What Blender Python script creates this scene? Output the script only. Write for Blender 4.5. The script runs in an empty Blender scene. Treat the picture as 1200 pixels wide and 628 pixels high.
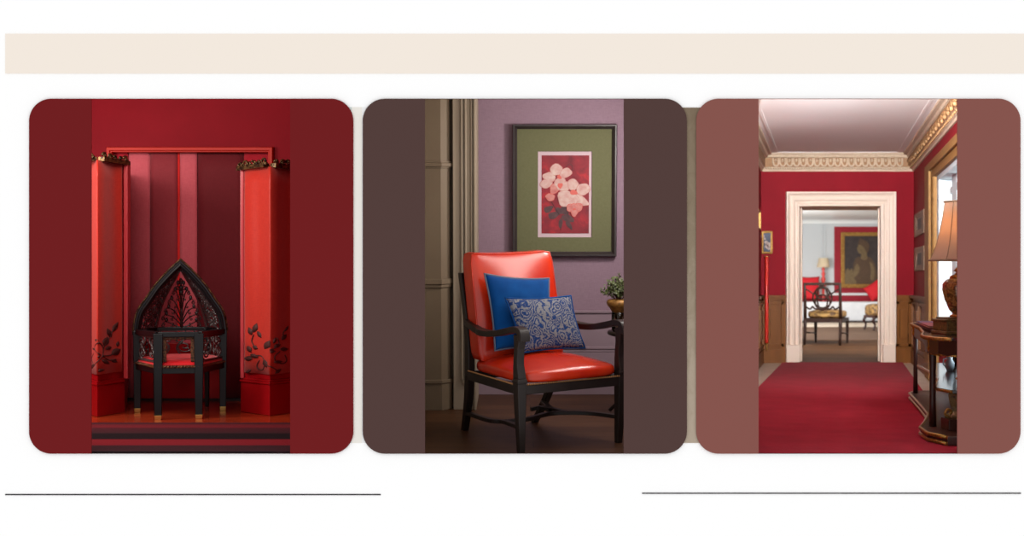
import bpy, math, random
from mathutils import Vector, Matrix
random.seed(7)
sc = bpy.context.scene
COL = sc.collection
R = math.radians
F, CX, CY, H = 1500.0, 600.0, 330.0, 1.01

# ------------------------------------------------------------------ view geometry
def P(px, py, d):
    return Vector(((px-CX)/F*d, d, H+(CY-py)/F*d))
def dfloor(py, z=0.0):
    return (H-z)*F/(py-CY)
def G(px, py, z=0.0):
    return P(px, py, dfloor(py, z))
def zat(py, d):
    return H+(CY-py)/F*d

# ------------------------------------------------------------------ materials
def lin(c):
    c = c/255.0
    return c/12.92 if c <= 0.04045 else ((c+0.055)/1.055)**2.4
def rgb(c):
    return (lin(c[0]), lin(c[1]), lin(c[2]), 1.0)

class NT:
    def __init__(s, name):
        s.m = bpy.data.materials.new(name); s.m.use_nodes = True
        s.t = s.m.node_tree; s.n = s.t.nodes; s.l = s.t.links
        s.b = s.n['Principled BSDF']; s.out = s.n['Material Output']
    def new(s, k, **kw):
        n = s.n.new(k)
        for a, v in kw.items(): setattr(n, a, v)
        return n
    def link(s, a, b): s.l.new(a, b)
    def coord(s, scale=(1, 1, 1), rot=(0, 0, 0), kind='Object'):
        tc = s.new('ShaderNodeTexCoord'); mp = s.new('ShaderNodeMapping')
        mp.inputs['Scale'].default_value = scale; mp.inputs['Rotation'].default_value = rot
        s.link(tc.outputs[kind], mp.inputs['Vector']); return mp.outputs['Vector']
    def noise(s, vec, scale, detail=4, rough=.55, dist=0):
        n = s.new('ShaderNodeTexNoise'); n.inputs['Scale'].default_value = scale
        n.inputs['Detail'].default_value = detail; n.inputs['Roughness'].default_value = rough
        n.inputs['Distortion'].default_value = dist
        s.link(vec, n.inputs['Vector']); return n.outputs['Fac']
    def ramp(s, fac, stops, interp='LINEAR'):
        n = s.new('ShaderNodeValToRGB'); n.color_ramp.interpolation = interp
        e = n.color_ramp.elements
        while len(e) < len(stops): e.new(0.5)
        for i, (p, c) in enumerate(stops):
            e[i].position = p; e[i].color = rgb(c) if len(c) == 3 else c
        s.link(fac, n.inputs['Fac']); return n.outputs['Color']
    def bump(s, fac, strength=.2, dist=.01):
        n = s.new('ShaderNodeBump'); n.inputs['Strength'].default_value = strength
        n.inputs['Distance'].default_value = dist
        s.link(fac, n.inputs['Height']); s.link(n.outputs['Normal'], s.b.inputs['Normal'])

def pm(name, col, rough=.5, metal=0.0, spec=.5, col2=None, nscale=6.0, nstretch=(1, 1, 1), bscale=0, bstr=.2,
       bdist=.004, coat=0.0, sheen=0.0, contrast=.2, sub=0):
    t = NT(name); b = t.b
    b.inputs['Base Color'].default_value = rgb(col)
    b.inputs['Roughness'].default_value = rough; b.inputs['Metallic'].default_value = metal
    b.inputs['Specular IOR Level'].default_value = spec
    b.inputs['Coat Weight'].default_value = coat; b.inputs['Coat Roughness'].default_value = .12
    b.inputs['Sheen Weight'].default_value = sheen; b.inputs['Sheen Roughness'].default_value = .4
    v = t.coord(nstretch)
    if col2 is not None:
        f = t.noise(v, nscale, 5)
        c = t.ramp(f, [(.5-contrast, col), (.5+contrast, col2)])
        t.link(c, b.inputs['Base Color'])
    if bscale:
        t.bump(t.noise(v, bscale, 4), bstr, bdist)
    return t.m

def planks(name, c1, c2, c3, width, length, rough, axis='y', coat=0, spec=.5):
    t = NT(name); b = t.b
    v = t.coord(kind='Object', rot=(0, 0, R(90) if axis == 'y' else 0))
    br = t.new('ShaderNodeTexBrick'); t.link(v, br.inputs['Vector'])
    br.inputs['Color1'].default_value = rgb(c1); br.inputs['Color2'].default_value = rgb(c2)
    br.inputs['Mortar'].default_value = rgb(c3); br.inputs['Scale'].default_value = 1
    br.inputs['Mortar Size'].default_value = width*.02; br.inputs['Brick Width'].default_value = length
    br.inputs['Row Height'].default_value = width; br.offset = .37
    g = t.noise(t.coord((14, 1.2, 1) if axis == 'y' else (1.2, 14, 1)), 5, 6, .6, .4)
    mx = t.new('ShaderNodeMix'); mx.data_type = 'RGBA'; mx.blend_type = 'MULTIPLY'; mx.inputs['Factor'].default_value = .75
    t.link(br.outputs['Color'], mx.inputs[6])
    t.link(t.ramp(g, [(.3, (150, 140, 130)), (.7, (255, 255, 255))]), mx.inputs[7])
    t.link(mx.outputs[2], b.inputs['Base Color'])
    b.inputs['Roughness'].default_value = rough; b.inputs['Coat Weight'].default_value = coat
    b.inputs['Coat Roughness'].default_value = .15; b.inputs['Specular IOR Level'].default_value = spec
    t.bump(br.outputs['Fac'], -.15, .003)
    return t.m

M = {}
# page
M['page'] = pm('page_white', (253, 253, 253), .9, spec=0)
M['band'] = pm('beige_paint', (241, 231, 220), .9, spec=0)
M['mount_red'] = pm('dark_red_card', (111, 31, 33), .9, spec=0)
M['mount_brown'] = pm('umber_card', (82, 62, 59), .9, spec=0)
M['mount_clay'] = pm('clay_card', (133, 84, 77), .9, spec=0)
M['ink'] = pm('black_ink', (52, 48, 50), .9, spec=0)
M['dark_edge'] = pm('charcoal_edge', (60, 45, 45), .9, spec=0)
def backdrop_pale():
    t = NT('pale_backdrop'); v = t.coord(kind='Generated')
    s = t.new('ShaderNodeSeparateXYZ'); t.link(v, s.inputs[0])
    c = t.ramp(s.outputs['X'], [(0, (205, 213, 210)), (.30, (233, 229, 222)), (.80, (236, 236, 236))], 'CONSTANT')
    t.link(c, t.b.inputs['Base Color']); t.b.inputs['Roughness'].default_value = .9
    t.b.inputs['Specular IOR Level'].default_value = 0
    return t.m
M['pale'] = backdrop_pale()
def backdrop_stone():
    t = NT('stone_backdrop'); v = t.coord(kind='Generated')
    s = t.new('ShaderNodeSeparateXYZ'); t.link(v, s.inputs[0])
    o = t.coord((1, 1, .6))
    n = t.noise(o, 14, 6, .6, 1.0)
    a = t.new('ShaderNodeMath'); a.operation = 'MULTIPLY_ADD'; a.inputs[1].default_value = .45
    t.link(n, a.inputs[0]); 
    inv = t.new('ShaderNodeMath'); inv.operation = 'MULTIPLY_ADD'; inv.inputs[1].default_value = -.62; inv.inputs[2].default_value = .5
    t.link(s.outputs['Z'], inv.inputs[0]); t.link(inv.outputs[0], a.inputs[2])
    c = t.ramp(a.outputs[0], [(.05, (122, 106, 88)), (.35, (140, 125, 106)), (.62, (170, 155, 138)), (.85, (182, 167, 150))])
    t.link(c, t.b.inputs['Base Color']); t.b.inputs['Roughness'].default_value = .9
    t.b.inputs['Specular IOR Level'].default_value = 0
    return t.m
M['stone'] = backdrop_stone()
# red niche room
M['red_wall'] = pm('red_plaster', (128, 9, 24), .6, spec=.1, col2=(138, 12, 28), nscale=2.5, bscale=60, bstr=.05)
M['red_gloss'] = pm('red_lacquer', (166, 14, 22), .34, spec=.35, col2=(150, 10, 18), nscale=4, bscale=40, bstr=.03)
M['red_mould'] = pm('orange_red_moulding', (190, 34, 16), .5, spec=.25)
M['pink_edge'] = pm('rose_lacquer_edge', (186, 50, 56), .35)
def cloth(name, c1, c2, rough=.75):
    t = NT(name); v = t.coord((1, 1, .15))
    f = t.noise(v, 160, 3); g = t.noise(t.coord((.15, .15, 1)), 160, 3)
    a = t.new('ShaderNodeMath'); a.operation = 'ADD'; t.link(f, a.inputs[0]); t.link(g, a.inputs[1])
    h = t.new('ShaderNodeMath'); h.operation = 'MULTIPLY'; h.inputs[1].default_value = .5; t.link(a.outputs[0], h.inputs[0])
    t.link(t.ramp(h.outputs[0], [(.35, c1), (.65, c2)]), t.b.inputs['Base Color'])
    t.b.inputs['Roughness'].default_value = rough; t.b.inputs['Sheen Weight'].default_value = .15
    t.b.inputs['Specular IOR Level'].default_value = .3
    t.bump(h.outputs[0], .12, .003); return t.m
M['stripe_rose'] = cloth('rose_wall_cloth', (206, 88, 100), (216, 102, 112))
M['stripe_red'] = cloth('red_wall_cloth', (176, 20, 40), (186, 28, 46))
M['stripe_maroon'] = cloth('maroon_wall_cloth', (146, 46, 56), (154, 54, 62))
M['stripe_deep'] = cloth('deep_maroon_wall_cloth', (108, 18, 28), (118, 24, 34))
M['stripe_bright'] = cloth('bright_red_cord', (222, 30, 30), (228, 40, 36))
M['silk'] = cloth('vermilion_silk', (176, 34, 22), (190, 48, 32), .45)
M['embroid'] = pm('dark_brown_embroidery', (70, 28, 24), .7)
M['gilt_dark'] = pm('aged_gilt', (120, 92, 56), .4, .7, col2=(30, 22, 18), nscale=30, contrast=.12, bscale=60, bstr=.5)
M['black_wood'] = pm('black_lacquer_wood', (9, 9, 12), .36, spec=.35, col2=(13, 13, 16), nscale=9, bscale=30, bstr=.05)
M['black_carved'] = pm('black_carved_wood', (34, 29, 29), .28, spec=.7, col2=(52, 45, 45), nscale=20, bscale=80, bstr=.2)
M['silver_carved'] = pm('silvered_carved_wood', (84, 76, 76), .28, spec=.9, col2=(52, 46, 46), nscale=20, bscale=80, bstr=.2)
M['seat_red'] = pm('scarlet_velvet', (214, 12, 26), .6, spec=.3, sheen=.3, bscale=120, bstr=.08)
M['stud_brown'] = pm('studded_braid', (120, 76, 44), .5, .3, col2=(46, 26, 16), nscale=70, contrast=.08, bscale=120, bstr=.6)
M['brass'] = pm('brass', (200, 160, 90), .3, .9)
M['floor_red'] = planks('red_stained_boards', (200, 76, 40), (182, 64, 32), (96, 24, 12), .13, 1.6, .22, 'x', coat=.3)
M['black_line'] = pm('black_skirting', (24, 12, 12), .5)
def rug():
    t = NT('striped_rug'); tc = t.new('ShaderNodeTexCoord'); s = t.new('ShaderNodeSeparateXYZ')
    t.link(tc.outputs['Generated'], s.inputs[0])
    n = t.noise(t.coord((1.2, 30, 1)), 6, 5, .65)
    a = t.new('ShaderNodeMath'); a.operation = 'MULTIPLY_ADD'; a.inputs[1].default_value = .05
    t.link(n, a.inputs[0])
    sub = t.new('ShaderNodeMath'); sub.operation = 'SUBTRACT'; sub.inputs[1].default_value = .025
    t.link(s.outputs['Y'], sub.inputs[0]); t.link(sub.outputs[0], a.inputs[2])
    mar, blk, red, dk = (92, 40, 48), (40, 32, 36), (156, 42, 52), (76, 44, 50)
    c = t.ramp(a.outputs[0], [(0, blk), (.02, dk), (.17, dk), (.20, red), (.36, red), (.39, blk), (.56, blk), (.60, dk), (.76, mar), (.82, (132, 42, 52)), (.90, (120, 42, 50)), (.94, (84, 40, 48))])
    w = t.noise(t.coord((60, 90, 1)), 4, 4)
    mx = t.new('ShaderNodeMix'); mx.data_type = 'RGBA'; mx.blend_type = 'MULTIPLY'; mx.inputs['Factor'].default_value = .6
    t.link(c, mx.inputs[6]); t.link(t.ramp(w, [(.3, (150, 150, 150)), (.7, (255, 255, 255))]), mx.inputs[7])
    t.link(mx.outputs[2], t.b.inputs['Base Color']); t.b.inputs['Roughness'].default_value = .95
    t.b.inputs['Specular IOR Level'].default_value = .1
    t.bump(w, .5, .006); return t.m
# sitting room
M['lilac'] = cloth('lilac_linen_wallpaper', (128, 104, 118), (138, 114, 128), .85)
M['greige'] = pm('greige_paint', (150, 136, 118), .55, spec=.3, col2=(142, 128, 110), nscale=3)
M['taupe'] = pm('taupe_paint', (112, 96, 76), .6, spec=.3, col2=(106, 90, 72), nscale=3)
M['greymauve'] = pm('mauve_grey_paint', (136, 116, 126), .6, spec=.3)
M['floor_brown'] = planks('dark_oak_boards', (92, 60, 36), (74, 46, 28), (28, 16, 10), .17, 2.2, .42, 'x', 0, .25)
M['espresso'] = pm('espresso_wood', (27, 20, 18), .4, spec=.3, col2=(36, 26, 23), nscale=9, nstretch=(1, 1, .2), bscale=40, bstr=.06)
M['leather'] = pm('red_orange_leather', (190, 46, 8), .26, spec=.5, col2=(172, 28, 9), nscale=5, bscale=90, bstr=.05, bdist=.003)
M['nail'] = pm('antique_nailheads', (168, 120, 76), .35, .8)
M['velvet'] = pm('royal_blue_velvet', (0, 66, 126), .8, spec=.1, sheen=.15, col2=(0, 52, 108), nscale=7, bscale=100, bstr=.08)
M['blue_piping'] = pm('grey_blue_piping', (86, 92, 110), .7)
def paisley():
    t = NT('paisley_brocade'); v = t.coord()
    vo = t.new('ShaderNodeTexVoronoi'); vo.inputs['Scale'].default_value = 13
    nz = t.new('ShaderNodeTexNoise'); nz.inputs['Scale'].default_value = 7; nz.inputs['Detail'].default_value = 2
    t.link(v, nz.inputs['Vector'])
    mv = t.new('ShaderNodeVectorMath'); mv.operation = 'MULTIPLY_ADD'; mv.inputs[1].default_value = (.16, .16, .16)
    t.link(nz.outputs['Color'], mv.inputs[0]); t.link(v, mv.inputs[2]); t.link(mv.outputs[0], vo.inputs['Vector'])
    s1 = t.new('ShaderNodeMath'); s1.operation = 'MULTIPLY'; s1.inputs[1].default_value = 30; t.link(vo.outputs['Distance'], s1.inputs[0])
    sn = t.new('ShaderNodeMath'); sn.operation = 'SINE'; t.link(s1.outputs[0], sn.inputs[0])
    fine = t.noise(v, 48, 3, .65, 2.0)
    md = t.new('ShaderNodeMath'); md.operation = 'MULTIPLY_ADD'; md.inputs[1].default_value = .13; t.link(sn.outputs[0], md.inputs[0]); t.link(fine, md.inputs[2])
    c = t.ramp(md.outputs[0], [(.46, (16, 46, 96)), (.54, (116, 114, 116))])
    t.link(c, t.b.inputs['Base Color']); t.b.inputs['Roughness'].default_value = .75
    t.b.inputs['Specular IOR Level'].default_value = .2
    t.bump(md.outputs[0], .15, .004); return t.m
M['paisley'] = paisley()
M['frame_black'] = pm('ebonised_frame', (38, 30, 32), .4, col2=(46, 38, 38), nscale=12)
M['olive'] = pm('olive_mat_board', (94, 94, 68), .9, spec=.1, col2=(100, 100, 74), nscale=60)
M['print_border'] = pm('pale_print_border', (186, 162, 170), .8)
def print_red():
    t = NT('crimson_print'); v = t.coord(kind='Object')
    n = t.noise(v, 9, 5, .6, .6)
    t.link(t.ramp(n, [(.3, (92, 10, 26)), (.55, (126, 18, 34)), (.75, (176, 28, 34))]), t.b.inputs['Base Color'])
    t.b.inputs['Roughness'].default_value = .7; return t.m
M['print_red'] = print_red()
M['petal'] = pm('blush_white_petal', (192, 170, 162), .8, col2=(178, 132, 128), nscale=26)
M['petal_pink'] = pm('pink_petal', (188, 130, 122), .8, col2=(172, 96, 94), nscale=30)
M['petal_edge'] = pm('petal_edge', (176, 116, 112), .8)
M['petal_heart'] = pm('petal_heart', (190, 92, 84), .8)
M['leaf_ink'] = pm('dark_print_leaf', (62, 40, 46), .8, col2=(84, 58, 60), nscale=20)
M['foliage'] = pm('dusty_green_leaf', (86, 96, 50), .6, col2=(52, 58, 34), nscale=25)
M['stem'] = pm('brown_stem', (70, 52, 34), .7)
M['gold_moss'] = pm('gold_collar', (170, 122, 56), .5, .3, col2=(110, 76, 36), nscale=40, bscale=60, bstr=.5)
# red corridor
M['crimson'] = pm('crimson_wall_paint', (136, 12, 28), .7, spec=.2, col2=(128, 10, 25), nscale=3)
M['ceiling'] = pm('ceiling_white', (244, 240, 236), .9, spec=.1)
M['cornice'] = pm('cream_cornice', (206, 184, 160), .8, col2=(190, 166, 140), nscale=30, bscale=60, bstr=.15)
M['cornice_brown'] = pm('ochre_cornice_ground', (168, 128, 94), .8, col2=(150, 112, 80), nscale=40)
M['cornice_gilt'] = pm('gilded_acanthus', (156, 116, 76), .6, .1, col2=(124, 88, 54), nscale=50, bscale=70, bstr=.4)
M['wainscot'] = pm('honey_oak', (128, 76, 28), .5, spec=.25, col2=(108, 62, 22), nscale=6, nstretch=(2, 2, .25), bscale=30, bstr=.05)
M['casing'] = pm('cream_door_paint', (236, 214, 196), .5, col2=(230, 208, 190), nscale=3)
M['white_paint'] = pm('white_gloss_paint', (236, 238, 236), .4)
M['carpet'] = pm('red_carpet', (164, 34, 50), .95, spec=.05, sheen=.03, col2=(146, 28, 43), nscale=4, bscale=220, bstr=.6, bdist=.01)
M['marble'] = pm('pale_marble', (214, 200, 184), .3, col2=(190, 170, 152), nscale=5)
M['gold_frame'] = pm('gilt_frame', (190, 146, 74), .42, .55, col2=(140, 98, 46), nscale=20, bscale=70, bstr=.4)
M['bronze_frame'] = pm('bronze_frame', (124, 86, 52), .5, .15, col2=(88, 58, 36), nscale=25, bscale=70, bstr=.4)
M['dark_paint'] = pm('dark_canvas', (44, 34, 32), .6, col2=(64, 52, 48), nscale=8)
M['blue_canvas'] = pm('slate_canvas', (38, 40, 52), .6, col2=(90, 96, 116), nscale=10, contrast=.15)
M['canvas_light'] = pm('pale_canvas_strokes', (176, 156, 148), .7)
M['figure'] = pm('umber_figure_paint', (92, 68, 46), .7, col2=(72, 52, 36), nscale=40)
M['figure_light'] = pm('ochre_flower_paint', (122, 100, 68), .7, col2=(96, 78, 50), nscale=30)
M['mahogany'] = pm('dark_mahogany', (48, 24, 20), .34, spec=.3, coat=.08, col2=(60, 30, 24), nscale=8, nstretch=(1, 1, .3))
M['walnut'] = pm('dark_walnut', (36, 20, 15), .45, spec=.2, col2=(46, 26, 19), nscale=8)
M['mahogany_top'] = pm('polished_table_top', (44, 28, 28), .16, spec=.4, coat=.2)
M['gilt'] = pm('polished_gilt', (196, 150, 78), .3, .8, col2=(132, 92, 42), nscale=60, bscale=90, bstr=.5)
M['gilt_box'] = pm('antique_gilt_box', (132, 108, 62), .4, .25, col2=(58, 44, 26), nscale=45, bscale=80, bstr=.6)
def porcelain():
    t = NT('amber_porcelain'); v = t.coord()
    n = t.noise(v, 26, 4, .6, 1.5)
    t.link(t.ramp(n, [(.36, (54, 32, 20)), (.50, (124, 78, 38)), (.60, (168, 122, 68)), (.68, (74, 42, 24))]), t.b.inputs['Base Color'])
    t.b.inputs['Roughness'].default_value = .12; t.b.inputs['Coat Weight'].default_value = .5
    return t.m
M['porcelain'] = porcelain()
def shade_mat(name, col, tr):
    t = NT(name)
    d = t.new('ShaderNodeBsdfDiffuse'); d.inputs['Color'].default_value = rgb(col)
    q = t.new('ShaderNodeBsdfTranslucent'); q.inputs['Color'].default_value = rgb(tr)
    x = t.new('ShaderNodeMixShader'); x.inputs[0].default_value = .38
    t.link(d.outputs[0], x.inputs[1]); t.link(q.outputs[0], x.inputs[2]); t.link(x.outputs[0], t.out.inputs['Surface'])
    return t.m
M['shade'] = shade_mat('linen_lamp_shade', (198, 180, 162), (208, 152, 106))
M['cream_shade'] = shade_mat('cream_lamp_shade', (238, 222, 192), (240, 216, 170))
M['shade_trim'] = pm('shade_braid', (150, 120, 96), .8)
M['book_red'] = pm('red_book_cover', (120, 26, 32), .5, spec=.2)
M['book_purple'] = pm('purple_book_cover', (66, 30, 56), .5, spec=.2)
M['paper'] = pm('page_edges', (220, 208, 186), .8)
M['pale_blue'] = pm('pale_blue_ceramic', (180, 200, 214), .3)
def glass(name, tint=(250, 252, 252)):
    t = NT(name)
    a = t.new('ShaderNodeBsdfTransparent'); a.inputs['Color'].default_value = rgb(tint)
    g = t.new('ShaderNodeBsdfGlossy'); g.inputs['Roughness'].default_value = .03
    fr = t.new('ShaderNodeFresnel'); fr.inputs['IOR'].default_value = 1.35
    x = t.new('ShaderNodeMixShader'); t.link(fr.outputs[0], x.inputs[0])
    t.link(a.outputs[0], x.inputs[1]); t.link(g.outputs[0], x.inputs[2]); t.link(x.outputs[0], t.out.inputs['Surface'])
    return t.m
M['glass'] = glass('window_glass')
M['vase_glass'] = glass('vase_glass', (226, 222, 212))
# far room
M['grey_panel'] = pm('pale_grey_panelling', (202, 206, 208), .6)
M['far_red'] = pm('damask_red', (158, 22, 42), .7, col2=(148, 16, 36), nscale=20)
M['linen'] = pm('white_bed_linen', (236, 236, 238), .9, col2=(226, 227, 230), nscale=8, bscale=10, bstr=.3)
M['cushion_red'] = pm('red_cushion_cloth', (206, 26, 38), .8)
M['brocade'] = pm('gold_brocade', (176, 136, 76), .6, col2=(92, 62, 34), nscale=16, contrast=.07)
M['far_floor'] = planks('grey_brown_boards', (106, 72, 48), (86, 58, 38), (38, 24, 18), .45, 4, .7, 'x', 0, .1)
M['sisal'] = pm('brown_sisal_rug', (116, 84, 60), .95, col2=(102, 72, 50), nscale=20)
M['stone_pale'] = pm('pale_hearth_stone', (226, 208, 186), .6)
M['satin'] = pm('red_satin', (210, 44, 30), .3, spec=.6)

# ------------------------------------------------------------------ mesh builder
ORG = {}
T = Matrix.Identity(4)      # current room transform
class MB:
    def __init__(s): s.v = []; s.f = []; s.sm = []; s.mi = []; s.cur = 0
    def add(s, vs, fs, smooth=False):
        n = len(s.v); s.v += [Vector(a) for a in vs]
        for f in fs:
            s.f.append([i+n for i in f]); s.sm.append(smooth); s.mi.append(s.cur)
        return s
    def hexa(s, b, t):      # bottom and top quads
        return s.add(list(b)+list(t), [(3, 2, 1, 0), (4, 5, 6, 7), (0, 1, 5, 4), (1, 2, 6, 5), (2, 3, 7, 6), (3, 0, 4, 7)])
    def box(s, a, b):
        x0, y0, z0 = a; x1, y1, z1 = b
        return s.hexa([(x0, y0, z0), (x1, y0, z0), (x1, y1, z0), (x0, y1, z0)], [(x0, y0, z1), (x1, y0, z1), (x1, y1, z1), (x0, y1, z1)])
    def prism(s, poly, z0, z1, smooth=False):
        n = len(poly)
        vs = [(p[0], p[1], z0) for p in poly]+[(p[0], p[1], z1) for p in poly]
        fs = [tuple(range(n))[::-1], tuple(range(n, 2*n))]
        s.add(vs, fs)
        s.f_side = [(i, (i+1) % n, n+(i+1) % n, n+i) for i in range(n)]
        return s.add(vs, s.f_side, smooth)
    def beam(s, p, q, w, h, up=(0, 0, 1), w2=None, h2=None):
        p, q = Vector(p), Vector(q); t = (q-p).normalized(); up = Vector(up)
        x = t.cross(up).normalized(); y = x.cross(t).normalized()
        w2 = w if w2 is None else w2; h2 = h if h2 is None else h2
        r = lambda c, a, b: [c-x*a/2-y*b/2, c+x*a/2-y*b/2, c+x*a/2+y*b/2, c-x*a/2+y*b/2]
        return s.hexa(r(p, w, h), r(q, w2, h2))
    def loft(s, rings, smooth=True, cap=True, close=True):
        n = len(rings[0]); vs = [v for r in rings for v in r]; fs = []
        for i in range(len(rings)-1):
            for j in range(n if close else n-1):
                k = (j+1) % n
                fs.append((i*n+j, i*n+k, (i+1)*n+k, (i+1)*n+j))
        s.add(vs, fs, smooth)
        if cap and close:
            s.add(rings[0], [tuple(range(n))[::-1]]); s.add(rings[-1], [tuple(range(n))])
        return s
    def tube(s, pts, r, n=6, closed=False, flat=None):
        pts = [Vector(p) for p in pts]; m = len(pts)
        rr = r if isinstance(r, (list, tuple)) else [r]*m
        prev = None; rings = []
        for i in range(m):
            a = pts[(i-1) % m] if (closed or i > 0) else pts[i]; b = pts[(i+1) % m] if (closed or i < m-1) else pts[i]
            t = (b-a)
            t = t.normalized() if t.length > 1e-9 else Vector((0, 0, 1))
            if prev is None:
                ref = Vector((0, 0, 1)) if abs(t.z) < .9 else Vector((1, 0, 0))
                x = t.cross(ref).normalized()
            else:
                x = (prev-t*prev.dot(t)).normalized()
            prev = x; y = t.cross(x)
            rings.append([pts[i]+(x*math.cos(2*math.pi*k/n)+y*math.sin(2*math.pi*k/n))*rr[i] for k in range(n)])
        if closed: rings.append(rings[0])
        return s.loft(rings, True, not closed)
    def sweep(s, pts, prof, N, smooth=False, closed=False, cap=True):
        # prof: (a, b): a along the in-plane side vector, b along N
        pts = [Vector(p) for p in pts]; N = Vector(N).normalized(); m = len(pts); rings = []
        for i in range(m):
            a = pts[(i-1) % m] if (closed or i > 0) else pts[i]; b = pts[(i+1) % m] if (closed or i < m-1) else pts[i]
            t = (b-a).normalized()
            if closed or 0 < i < m-1: t = ((pts[i]-a).normalized()+(b-pts[i]).normalized()).normalized()
            sd = N.cross(t).normalized()
            k = 1.0
            if (closed or 0 < i < m-1):
                t1 = (pts[i]-a).normalized(); k = 1/max(.3, abs(N.cross(t1).normalized().dot(sd)))
            rings.append([pts[i]+sd*(p[0]*k)+N*p[1] for p in prof])
        if closed: rings.append(rings[0])
        return s.loft(rings, smooth, cap and not closed)
    def lathe(s, c, prof, n=24, smooth=True, sx=1, sy=1):
        c = Vector(c)
        rings = [[c+Vector((r*sx*math.cos(2*math.pi*k/n), r*sy*math.sin(2*math.pi*k/n), z)) for k in range(n)] for r, z in prof]
        return s.loft(rings, smooth, True)
    def grid(s, fn, nu, nv, smooth=True):
        vs = [fn(i/nu, j/nv) for i in range(nu+1) for j in range(nv+1)]; w = nv+1
        return s.add(vs, [(i*w+j, (i+1)*w+j, (i+1)*w+j+1, i*w+j+1) for i in range(nu) for j in range(nv)], smooth)
    def rbox(s, fn, n=6, res=10, smooth=True):   # rounded box in [-1,1]^3 mapped by fn
        for ax in range(3):
            for sg in (-1, 1):
                def g(u, v, ax=ax, sg=sg):
                    a, b = math.tan((u*2-1)*math.pi/4*.98)/math.tan(math.pi/4*.98), math.tan((v*2-1)*math.pi/4*.98)/math.tan(math.pi/4*.98)
                    p = [0, 0, 0]; p[ax] = sg; p[(ax+1) % 3] = a*sg; p[(ax+2) % 3] = b
                    k = (abs(p[0])**n+abs(p[1])**n+abs(p[2])**n)**(1/n)
                    return fn(Vector((p[0]/k, p[1]/k, p[2]/k)))
                s.grid(g, res, res, smooth)
        return s
    def ball(s, c, r, n=8, sz=1):
        c = Vector(c); h = max(4, n//2+1)
        prof = [(max(1e-5, r*math.sin(math.pi*i/h)), -r*sz*math.cos(math.pi*i/h)) for i in range(h+1)]
        return s.lathe(c, prof, n)
    def build(s, name, mat, parent=None, origin=None, bevel=0, solid=0, sub=0):
        if parent is not None: o0 = ORG[parent.name]
        elif origin is not None: o0 = Vector(origin)
        else:
            xs = [v.x for v in s.v]; ys = [v.y for v in s.v]; zs = [v.z for v in s.v]
            o0 = Vector(((min(xs)+max(xs))/2, (min(ys)+max(ys))/2, min(zs)))
        me = bpy.data.meshes.new(name)
        me.from_pydata([v-o0 for v in s.v], [], s.f); 
        me.polygons.foreach_set('use_smooth', s.sm)
        for m_ in (mat if isinstance(mat, (list, tuple)) else [mat]): me.materials.append(m_)
        me.polygons.foreach_set('material_index', s.mi)
        me.update()
        import bmesh
        bm = bmesh.new(); bm.from_mesh(me); bmesh.ops.remove_doubles(bm, verts=bm.verts, dist=1e-5)
        bmesh.ops.recalc_face_normals(bm, faces=bm.faces); bm.to_mesh(me); bm.free()
        o = bpy.data.objects.new(name, me); COL.objects.link(o)
        if parent is not None: o.parent = parent
        else: o.matrix_world = T @ Matrix.Translation(o0)
        ORG[o.name] = o0
        if solid:
            k = o.modifiers.new('solid', 'SOLIDIFY'); k.thickness = solid; k.offset = 0
        if bevel:
            k = o.modifiers.new('bevel', 'BEVEL'); k.width = bevel; k.segments = 2; k.limit_method = 'ANGLE'; k.angle_limit = R(40)
        if sub:
            k = o.modifiers.new('sub', 'SUBSURF'); k.levels = sub; k.render_levels = sub
        return o

def tag(o, label=None, cat=None, group=None, kind=None):
    if label: o['label'] = label
    if cat: o['category'] = cat
    if group: o['group'] = group
    if kind: o['kind'] = kind
    return o
def thing(name, loc, label, cat, group=None):
    o = bpy.data.objects.new(name, None); COL.objects.link(o); o.empty_display_size = .1
    o.matrix_world = T @ Matrix.Translation(Vector(loc)); ORG[o.name] = Vector(loc)
    return tag(o, label, cat, group)
def struct(name, mb, mat, **k):
    return tag(mb.build(name, mat, **k), kind='structure')
def lerp(a, b, t): return a+(b-a)*t
def interp(tab, x):          # piecewise linear table
    if x <= tab[0][0]: return tab[0][1]
    for (x0, y0), (x1, y1) in zip(tab, tab[1:]):
        if x <= x1: return lerp(y0, y1, (x-x0)/(x1-x0))
    return tab[-1][1]
def spline(pts, n=8):        # Catmull-Rom
    pts = [Vector(p) for p in pts]; out = []
    q = [pts[0]*2-pts[1]]+pts+[pts[-1]*2-pts[-2]]
    for i in range(1, len(q)-2):
        for k in range(n):
            t = k/n; a, b, c, d = q[i-1], q[i], q[i+1], q[i+2]
            out.append(.5*((2*b)+(c-a)*t+(2*a-5*b+4*c-d)*t*t+(3*b-a-3*c+d)*t**3))
    out.append(pts[-1]); return out
def area(name, loc, target, sx, sy, power, col=(1, 1, 1), spread=180):
    l = bpy.data.lights.new(name, 'AREA'); l.shape = 'RECTANGLE'; l.size = sx; l.size_y = sy
    l.energy = power; l.color = col; l.spread = R(spread)
    o = bpy.data.objects.new(name, l); COL.objects.link(o); o.location = loc
    o.rotation_euler = (Vector(target)-Vector(loc)).to_track_quat('-Z', 'Y').to_euler()
    return o
def point(name, loc, power, col=(1, 1, 1), r=.05):
    l = bpy.data.lights.new(name, 'POINT'); l.energy = power; l.color = col; l.shadow_soft_size = r
    o = bpy.data.objects.new(name, l); COL.objects.link(o); o.location = loc; return o

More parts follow.
